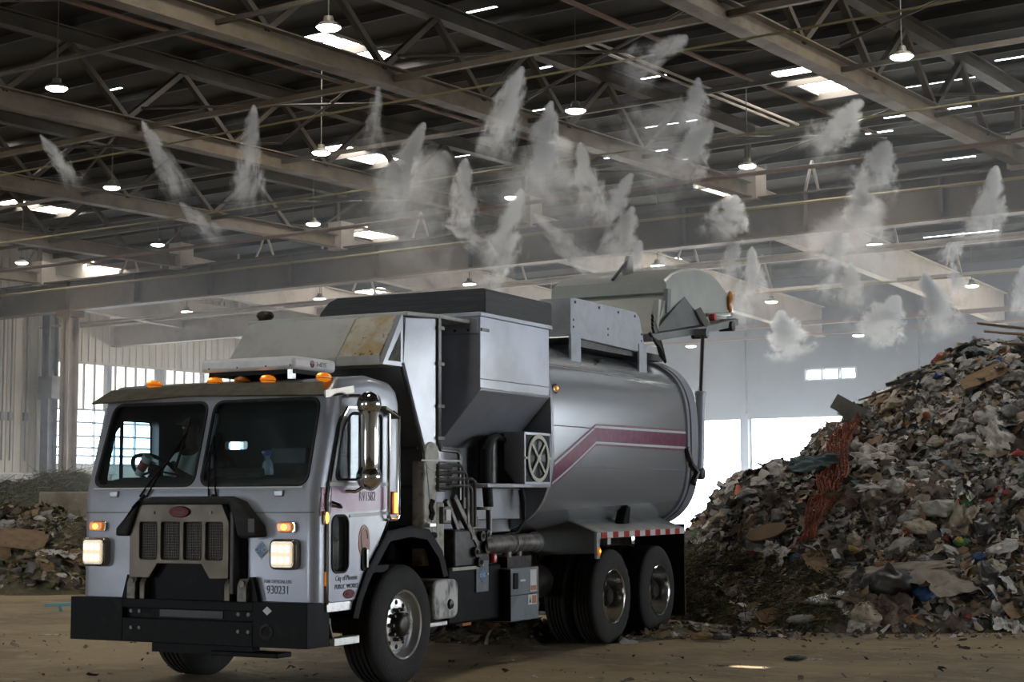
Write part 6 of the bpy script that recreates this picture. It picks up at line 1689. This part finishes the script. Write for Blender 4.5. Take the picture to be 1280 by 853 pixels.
# ================================================================== MIST
def mist_mat(name, dens):
    m = bpy.data.materials.new(name); nt, N, L = nodes(m)
    N.remove(N['Principled BSDF'])
    tc = N.new('ShaderNodeTexCoord'); sp = N.new('ShaderNodeSeparateXYZ'); L.new(tc.outputs['Object'], sp.inputs[0])
    oi = N.new('ShaderNodeObjectInfo')
    def math_(op, a, b=None, c_=None):
        n = N.new('ShaderNodeMath'); n.operation = op
        for i, x in enumerate((a, b, c_)):
            if x is None: continue
            if isinstance(x, (int, float)): n.inputs[i].default_value = x
            else: L.new(x, n.inputs[i])
        return n.outputs[0]
    rnd = math_('MULTIPLY', oi.outputs['Random'], 60)
    off = N.new('ShaderNodeCombineXYZ'); L.new(rnd, off.inputs[0]); L.new(rnd, off.inputs[1])
    va = N.new('ShaderNodeVectorMath'); va.operation = 'ADD'; L.new(tc.outputs['Object'], va.inputs[0]); L.new(off.outputs[0], va.inputs[1])
    mp = N.new('ShaderNodeMapping'); mp.inputs['Scale'].default_value = (2.6, 2.6, 2.0); L.new(va.outputs[0], mp.inputs[0])
    # slow swirl bends the plume
    n0 = N.new('ShaderNodeTexNoise'); n0.inputs['Scale'].default_value = .55; n0.inputs['Detail'].default_value = 1; L.new(mp.outputs[0], n0.inputs['Vector'])
    sw = N.new('ShaderNodeSeparateColor'); L.new(n0.outputs['Color'], sw.inputs[0])
    zz = sp.outputs['Z']
    amp = math_('MULTIPLY', zz, .34)
    x2 = math_('ADD', sp.outputs['X'], math_('MULTIPLY', math_('SUBTRACT', sw.outputs[0], .5), amp))
    y2 = math_('ADD', sp.outputs['Y'], math_('MULTIPLY', math_('SUBTRACT', sw.outputs[1], .5), amp))
    r = math_('SQRT', math_('ADD', math_('MULTIPLY', x2, x2), math_('MULTIPLY', y2, y2)))
    # the plume opens quickly to a blunt head, then spreads
    zs = math_('POWER', math_('MAXIMUM', zz, .0001), .55)
    rad = math_('MULTIPLY_ADD', zs, .30, .02)
    k = math_('DIVIDE', r, rad)
    n1 = N.new('ShaderNodeTexNoise'); n1.inputs['Scale'].default_value = 2.3; n1.inputs['Detail'].default_value = 6; n1.inputs['Roughness'].default_value = .66; n1.inputs['Distortion'].default_value = .35; L.new(mp.outputs[0], n1.inputs['Vector'])
    A = math_('MULTIPLY_ADD', math_('MINIMUM', zz, .6), 6.5, 1.6)
    val = math_('ADD', math_('SUBTRACT', 1.0, k), math_('MULTIPLY', math_('SUBTRACT', n1.outputs['Fac'], .5), A))
    fall = N.new('ShaderNodeMapRange'); fall.interpolation_type = 'SMOOTHSTEP'; fall.inputs['From Min'].default_value = 0.0; fall.inputs['From Max'].default_value = .85; L.new(val, fall.inputs['Value'])
    edge = N.new('ShaderNodeMapRange'); edge.interpolation_type = 'SMOOTHSTEP'; edge.inputs['From Min'].default_value = 1.5; edge.inputs['From Max'].default_value = 1.0; L.new(k, edge.inputs['Value'])
    al = N.new('ShaderNodeMapRange'); al.inputs['From Min'].default_value = 1.0; al.inputs['From Max'].default_value = .0; L.new(zz, al.inputs['Value'])
    al2 = math_('POWER', al.outputs['Result'], 1.5)
    d = math_('MULTIPLY', math_('MULTIPLY', fall.outputs['Result'], edge.outputs['Result']), math_('MULTIPLY', al2, dens))
    vs2 = N.new('ShaderNodeVolumeScatter'); vs2.inputs['Color'].default_value = (.985, .985, .985, 1); vs2.inputs['Anisotropy'].default_value = .0
    L.new(d, vs2.inputs['Density'])
    L.new(vs2.outputs[0], N['Material Output'].inputs['Volume'])
    return m
MIST = [mist_mat('mist', MISTD), mist_mat('faint_mist', MISTD * .35), mist_mat('thin_mist', MISTD * .07)]
MMESH = []
for mm in MIST:
    MMESH.append(MB().lathe([(0, 0), (.12, .01), (.30, .15), (.44, .5), (.50, .85), (.50, 1.0), (0, 1.0)], (0, 0, 0), (0, 0, 1), 14).mesh('mist_plume', mm, 0))
def plume(p0, p1, wdt, faint, label):
    a = Vector(p0); b = Vector(p1); d = b - a; L_ = d.length
    o = bpy.data.objects.new('mist_plume', MMESH[faint]); COL.objects.link(o)
    o.location = a; o.rotation_mode = 'QUATERNION'; o.rotation_quaternion = Vector((0, 0, 1)).rotation_difference(d.normalized())
    s = wdt / .5
    o.scale = (s, s, L_)
    tag(o, label, 'mist plume', 'mist plumes under the roof')
plume((-24.59, 19.44, 8.35), (-23.81, 19.75, 7.31), 0.35, 0, 'white mist plume, drifting down and right at the far upper left')
plume((-22.20, 19.76, 8.35), (-21.43, 20.11, 6.81), 0.40, 0, 'white mist plume, slanting down and right near the upper left, between two beams')
plume((-19.79, 20.12, 8.35), (-19.84, 19.94, 6.41), 0.49, 0, 'white mist plume, tall and upright, in front of the long beam at the upper left')
plume((-26.77, 24.94, 8.10), (-25.74, 25.42, 7.06), 0.46, 1, 'white mist plume, thin and low, under the lamps at the left above the big girder')
plume((-17.26, 20.41, 8.35), (-17.25, 20.19, 7.09), 0.37, 1, 'white mist plume, thin and upright, left of the plumes above the truck hood')
plume((-18.29, 22.91, 8.35), (-18.84, 22.36, 6.56), 0.66, 0, 'white mist plume, wide, trailing down and left above the truck hood')
plume((-19.62, 25.89, 8.35), (-19.64, 25.70, 6.69), 0.60, 0, 'white mist plume, upright, just right of the wide one above the truck hood')
plume((-19.85, 28.14, 8.10), (-20.25, 27.70, 6.15), 0.74, 0, 'white mist plume, large, falling down and left straight above the black hopper cover')
plume((-14.63, 20.78, 8.35), (-14.96, 20.36, 6.77), 0.58, 0, 'white mist plume, high, curling down and left above the roof beam over the truck')
plume((-15.54, 22.93, 8.35), (-15.71, 22.64, 6.62), 0.63, 0, 'white mist plume, high, falling straight beside the lamp over the truck')
plume((-16.98, 26.00, 8.35), (-16.70, 26.01, 6.83), 0.61, 0, 'white mist plume, bright white, arrow-headed, under the long roof beam above the tailgate')
plume((-17.11, 28.13, 8.10), (-17.62, 27.53, 6.97), 0.55, 0, 'white mist plume, leaning down and left from a nozzle right of the bright arrow-headed one')
plume((-11.70, 20.82, 8.35), (-12.44, 20.01, 7.58), 0.59, 1, 'white mist plume, highest of all, blowing left under the dark roof')
plume((-12.76, 23.04, 8.35), (-12.79, 22.77, 7.35), 0.49, 0, 'white mist plume, upright, high, left of the right skylight')
plume((-14.14, 26.01, 8.35), (-14.66, 25.39, 7.31), 0.72, 0, 'white mist plume, curved, blowing left just under the upright one left of the right skylight')
plume((-21.47, 30.90, 8.10), (-20.29, 31.52, 6.83), 0.55, 1, 'white mist plume, thin, blowing down and right across the big girder above the tailgate')
plume((-19.09, 31.37, 8.10), (-19.41, 30.96, 6.51), 0.79, 0, 'white mist plume, broad, rising in front of the big girder straight above the tailgate')
plume((-18.84, 31.23, 7.30), (-18.84, 30.96, 6.47), 0.46, 0, 'white mist plume, short, just over the top of the tailgate')
plume((-19.33, 32.98, 7.30), (-19.12, 32.82, 6.69), 0.48, 1, 'white mist plume, faint and short, at the right end of the tailgate top')
plume((-24.06, 30.91, 8.10), (-22.93, 31.43, 7.37), 0.50, 1, 'white mist plume, thin, blowing right along the big girder left of the hopper')
plume((-11.28, 26.11, 8.35), (-11.95, 25.37, 7.36), 0.71, 0, 'white mist plume, fan-shaped, blowing down and left below the right skylight')
plume((-12.21, 29.39, 8.35), (-12.51, 28.95, 7.18), 0.82, 0, 'white mist plume, broad and bright, right of the fan-shaped one and above the big girder')
plume((-13.78, 31.71, 8.10), (-13.76, 31.48, 7.02), 0.73, 0, 'white mist plume, rounded, directly under the broad bright one in front of the big girder')
plume((-16.14, 36.20, 8.10), (-16.46, 35.76, 6.69), 0.61, 0, 'white mist plume, slender, under the rounded one below the big girder')
plume((-16.59, 31.53, 8.10), (-16.76, 31.16, 7.09), 0.83, 0, 'white mist plume, puffy, in front of the big girder over the tailgate beacon')
plume((-18.87, 35.91, 8.10), (-19.03, 35.59, 6.68), 0.51, 0, 'white mist plume, narrow, under the puffy one right of the tailgate')
plume((-17.30, 33.60, 7.30), (-17.15, 33.49, 5.87), 0.55, 0, 'white mist plume, narrow and pointed, second to the right of the tailgate')
plume((-16.65, 37.53, 7.30), (-16.52, 37.37, 6.17), 0.67, 0, 'white mist plume, short, under the slender one near the far roof beams')
plume((-16.59, 36.41, 6.90), (-16.75, 36.01, 6.20), 0.57, 1, 'white mist plume, faint, left of the short one near the far roof beams')
plume((-10.95, 31.75, 8.10), (-11.15, 31.44, 6.41), 0.66, 0, 'white mist plume, tall, at the right edge above the heap')
plume((-13.14, 36.01, 8.10), (-12.85, 35.94, 7.23), 0.61, 1, 'white mist plume, short, leaning right beside the tall one at the right edge')
plume((-14.46, 39.41, 8.10), (-14.80, 38.90, 7.28), 0.51, 0, 'white mist plume, small, above the lamp over the heap crest')
plume((-14.61, 38.92, 7.30), (-14.37, 38.84, 6.29), 0.47, 0, 'white mist plume, small and straight, under the lamp over the heap crest')
plume((-14.71, 37.32, 6.90), (-14.18, 37.52, 5.27), 0.83, 0, 'white mist plume, long, slanting down and right towards the heap crest')
plume((-17.04, 41.48, 6.90), (-17.68, 40.79, 5.61), 1.14, 0, 'white mist plume, wide, low before the far wall left of the heap crest')
plume((-20.56, 41.51, 6.76), (-20.15, 41.59, 5.37), 1.11, 0, 'white mist plume, wide, low before the far wall above the doorway')
plume((-18.84, 35.97, 6.90), (-18.71, 35.84, 5.61), 0.66, 1, 'white mist plume, faint, low between the tailgate beacon and the far wall')
plume((-13.38, 40.56, 7.30), (-13.46, 40.30, 5.96), 0.60, 0, 'white mist plume, cut by the right edge, low over the heap')
plume((-22.17, 30.89, 6.90), (-22.57, 30.32, 6.20), 0.63, 1, 'white mist plume, faint, drifting left just over the hopper cover')
plume((-20.91, 31.14, 7.30), (-19.90, 31.58, 6.62), 0.62, 1, 'white mist plume, faint, drifting right over the hopper behind the girder')
plume((-16.97, 25.31, 8.35), (-17.43, 24.89, 5.93), 2.24, 2, 'white mist plume, broad thin veil spreading below the lamp over the truck')
plume((-13.79, 24.52, 8.35), (-14.84, 23.58, 6.80), 1.79, 2, 'white mist plume, broad thin veil spreading left of the right skylight')
plume((-19.53, 25.19, 8.35), (-20.60, 24.31, 6.14), 2.03, 2, 'white mist plume, broad thin veil spreading over the truck hood')
plume((-14.34, 33.96, 8.10), (-15.20, 33.24, 5.80), 2.28, 2, 'white mist plume, broad thin veil spreading before the far roof beams')

# ================================================================== LITTER ON THE FLOOR
def flat(u, v): return 0.0
def fput(name, me, u, v, sz, rz, label, cat, lift=0, tilt=0, rx=0, ry=0): return put(name, me, u, v, debris_h, 1, rz, label, cat, None, lift, tilt, sz, rx, ry)
DL = [(-1.5, 20.35), (.4, 19.5), (1.3, 19.35), (2.3, 20.3), (3.2, 20.0)]
def debris_h(u, v):
    if u < -1.6 or u > 3.3: return 0.0
    c_ = lerp_tab(DL, u); amp = .24 if u < .1 else max(.06, .24 - (u - .1) * .35)
    r = abs(v - c_) / (1.0 if u < .3 else .55)
    e_ = min(1, (u + 1.6) / .3, (3.3 - u) / .5)
    return max(0, amp * max(0, 1 - r * r) * e_ + (bumps(u * 2, v * 2, .35) * max(0, 1 - r) * e_))
db = mound('floor_debris', lambda u, v: debris_h(u, v) - .012, -1.7, 3.4, 18.6, 21.5, .08, M['yard']); tag(db, 'low ridge of dirt and debris on the floor under the truck', 'debris', kind='stuff')
fs = scraps('fine_debris', debris_h, 700, -1.6, 3.2, 18.8, 21.2, .012, .07, [('white', 2.5), ('grey', 4), ('beige', 4), ('card', 4), ('cloth', 5), ('dark', 4), (SM[0], 4)], 5)
tag(fs, 'countless small scraps in the debris under the truck', 'loose refuse', kind='stuff')
def ff_(u, v): return .004
fl2 = scraps('floor_crumbs', ff_, 420, -7, 7.5, 13.2, 20.3, .006, .03, [('white', 2), ('grey', 2), ('beige', 3), ('cloth', 5), ('dark', 6)], 6, lambda u, v, h, q: -.33 * v < u < .33 * v and heap_h(u, v) < 0)
tag(fl2, 'tiny crumbs of refuse strewn over the floor', 'crumbs', kind='stuff')
fl3 = scraps('foot_crumbs', ff_, 420, 1.9, 7.5, 18.9, 20.6, .008, .045, [('white', 2), ('grey', 2), ('beige', 4), ('card', 4), ('cloth', 6), ('dark', 5)], 7, lambda u, v, h, q: u < .34 * v and q.random() < (v - 18.4) / 2)
tag(fl3, 'crumbs of refuse spilled along the foot of the heap', 'crumbs', kind='stuff')
tk = MB().bar((-.33, 0, .10), (.33, 0, .12), .10, .05).bar((-.12, 0, .09), (-.10, 0, .01), .06, .05)
tk = tk.build('teal_stick', mat('teal_plastic', (.16, .36, .40), .5), bevel=.01); tk.location = UV(-6.52, 24.55, 0); tk.rotation_euler = (0, 0, YAW); tag(tk, 'pale teal plastic piece on the floor left of the bumper', 'plastic piece')
fput('brown_clump', bag_mesh('brown_clump', 71, PAL['card'], 3, .7, .3, False), 2.15, 19.12, (0.137, 0.082, 0.073), YAW + .1, 'rust brown clump of debris on the floor behind the rear wheels', 'debris', lift=.05, tilt=0, rx=0, ry=0)
fput('black_clump', bag_mesh('black_clump', 72, PAL['dark'], 3, .7, .2, False), 2.36, 19.02, (0.118, 0.082, 0.072), YAW + .3, 'black round clump touching the rust brown clump', 'debris', lift=.05, tilt=0, rx=0, ry=0)
fput('dark_clump', bag_mesh('dark_clump', 73, PAL['dark'], 3, .6, .4, False), 2.82, 16.87, (0.104, 0.056, 0.040), YAW + .2, 'dark flat clump on the floor beside a white paper', 'debris', lift=.02, tilt=0, rx=0, ry=0)
fput('paper_scrap', SH['paper'][0], 3.00, 16.79, (0.072, 0.032, 0.016), YAW + .2, 'white paper on the floor beside the dark flat clump', 'paper', lift=.02, tilt=0, rx=0, ry=0)
fput('dark_scrap', SH['rag'][1], 2.02, 16.29, (0.062, 0.023, 0.015), YAW + .1, 'thin dark scrap on the floor left of the sunlit spot', 'scrap', lift=.01, tilt=0, rx=0, ry=0)
fput('paper_scrap', SH['paper'][1], -5.60, 20.20, (0.125, 0.058, 0.029), YAW + .1, 'crumpled white paper on the floor before the left end of the bumper', 'paper', lift=.02, tilt=0, rx=0, ry=0)
fput('paper_scrap', SH['paper'][2], 0.71, 15.28, (0.029, 0.018, 0.011), YAW + .6, 'tiny white paper on the floor at the bottom of the view', 'paper', lift=.01, tilt=0, rx=0, ry=0)
fput('paper_scrap', SH['paper'][3], 0.55, 17.31, (0.021, 0.016, 0.008), YAW + .6, 'tiny white scrap on the floor before the rear wheels', 'scrap', lift=.01, tilt=0, rx=0, ry=0)
fput('paper_scrap', SH['paper'][1], 3.10, 16.47, (0.055, 0.016, 0.008), YAW + .1, 'thin pale strip on the floor right of the dark flat clump', 'scrap', lift=.01, tilt=0, rx=0, ry=0)
fput('paper_scrap', SH['paper'][3], 2.69, 17.65, (0.025, 0.017, 0.013), YAW + .3, 'tiny white scrap above the dark flat clump', 'scrap', lift=.01, tilt=0, rx=0, ry=0)
fput('brown_bag', SH['bag_beige'][1], 3.23, 20.64, (0.128, 0.039, 0.039), YAW + .1, 'flat brown bag lying on the floor below the brown carton', 'plastic bag', lift=.02, tilt=0, rx=0, ry=0)
fput('stone', bag_mesh('stone', 90, PAL['dark'], 2, .6, .2, False), 3.59, 18.05, (0.026, 0.013, 0.013), YAW + .4, 'small dark stone on the floor before the heap', 'stone', lift=.01, tilt=0, rx=0, ry=0)
fput('paper_scrap', SH['paper'][0], 5.41, 19.38, (0.065, 0.028, 0.018), YAW + .3, 'pale paper on the floor at the right before the heap', 'paper', lift=.02, tilt=0, rx=0, ry=0)
fput('dark_scrap', SH['rag'][2], 4.13, 17.93, (0.068, 0.017, 0.013), YAW + .2, 'dark strip on the floor before the heap at the right', 'scrap', lift=.01, tilt=0, rx=0, ry=0)
fput('plastic_bag', SH['bag_white'][1], -0.02, 20.85, (0.129, 0.089, 0.070), YAW + .2, 'dirty white bag in the debris under the grey tool box', 'plastic bag', lift=.12, tilt=0, rx=0, ry=0)
fput('cardboard', SH['card'][0], -0.28, 19.48, (0.093, 0.065, 0.028), YAW + .4, 'brown cardboard in the debris under the truck', 'cardboard', lift=.08, tilt=0, rx=.5, ry=0)
fput('paper_scrap', SH['paper'][2], 0.77, 19.42, (0.120, 0.037, 0.019), YAW + .2, 'pale sheet in the dirt before the rear tyres', 'paper', lift=.06, tilt=0, rx=0, ry=0)
fput('plastic_bag', SH['bag_white'][3], 2.20, 20.97, (0.070, 0.050, 0.040), YAW + .2, 'small white bag in the dirt behind the rear wheels', 'plastic bag', lift=.06, tilt=0, rx=0, ry=0)
# ================================================================== LIGHT
wd = bpy.data.worlds.new('daylight'); sc.world = wd; wd.use_nodes = True
bg = wd.node_tree.nodes['Background']
bg.inputs['Color'].default_value = (.84, .92, 1.0, 1); bg.inputs['Strength'].default_value = WORLD
def portal(name, loc, rot, sx_, sy_):
    l = bpy.data.lights.new(name, 'AREA'); l.shape = 'RECTANGLE'; l.size = sx_; l.size_y = sy_
    l.cycles.is_portal = True
    o = bpy.data.objects.new(name, l); COL.objects.link(o); o.location = loc; o.rotation_euler = rot
portal('daylight_far_doors', (-15, YF + .3, 2.2), (R(-90), 0, 0), 53, 4.6)
portal('daylight_tall_doors', (4.8, YF + .32, 6.1), (R(-90), 0, 0), 14, 3.3)
portal('daylight_left_window', (XW - .15, 46.6, 4.75), (0, R(-90), 0), 3.8, 14.2)
portal('daylight_near_doors', (-16.5, YB - .05, 2.2), (R(90), 0, 0), 21.4, 4.6)
portal('daylight_right_doors', (XE + .3, 35, 2.3), (0, R(90), 0), 4.8, 31)
sl_ = bpy.data.lights.new('sun', 'SUN'); sl_.energy = SUNE; sl_.angle = R(.5); sl_.color = (1, .94, .84)
so_ = bpy.data.objects.new('sun', sl_); COL.objects.link(so_)
so_.rotation_euler = SUND.to_track_quat('Z', 'Y').to_euler()

# haze in the hall
hz = bpy.data.materials.new('haze'); nt, N, L = nodes(hz)
N.remove(N['Principled BSDF'])
vs_ = N.new('ShaderNodeVolumeScatter'); vs_.inputs['Color'].default_value = (.86, .92, 1.0, 1); vs_.inputs['Density'].default_value = HAZE; vs_.inputs['Anisotropy'].default_value = .72
L.new(vs_.outputs[0], N['Material Output'].inputs['Volume'])
ho_ = MB().box(XW + .02, XE - .02, 23.0, YF + .3, -.01, 8.6).build('haze', hz, smooth=0)
tag(ho_, 'thin dusty haze filling the hall', 'haze', kind='stuff')
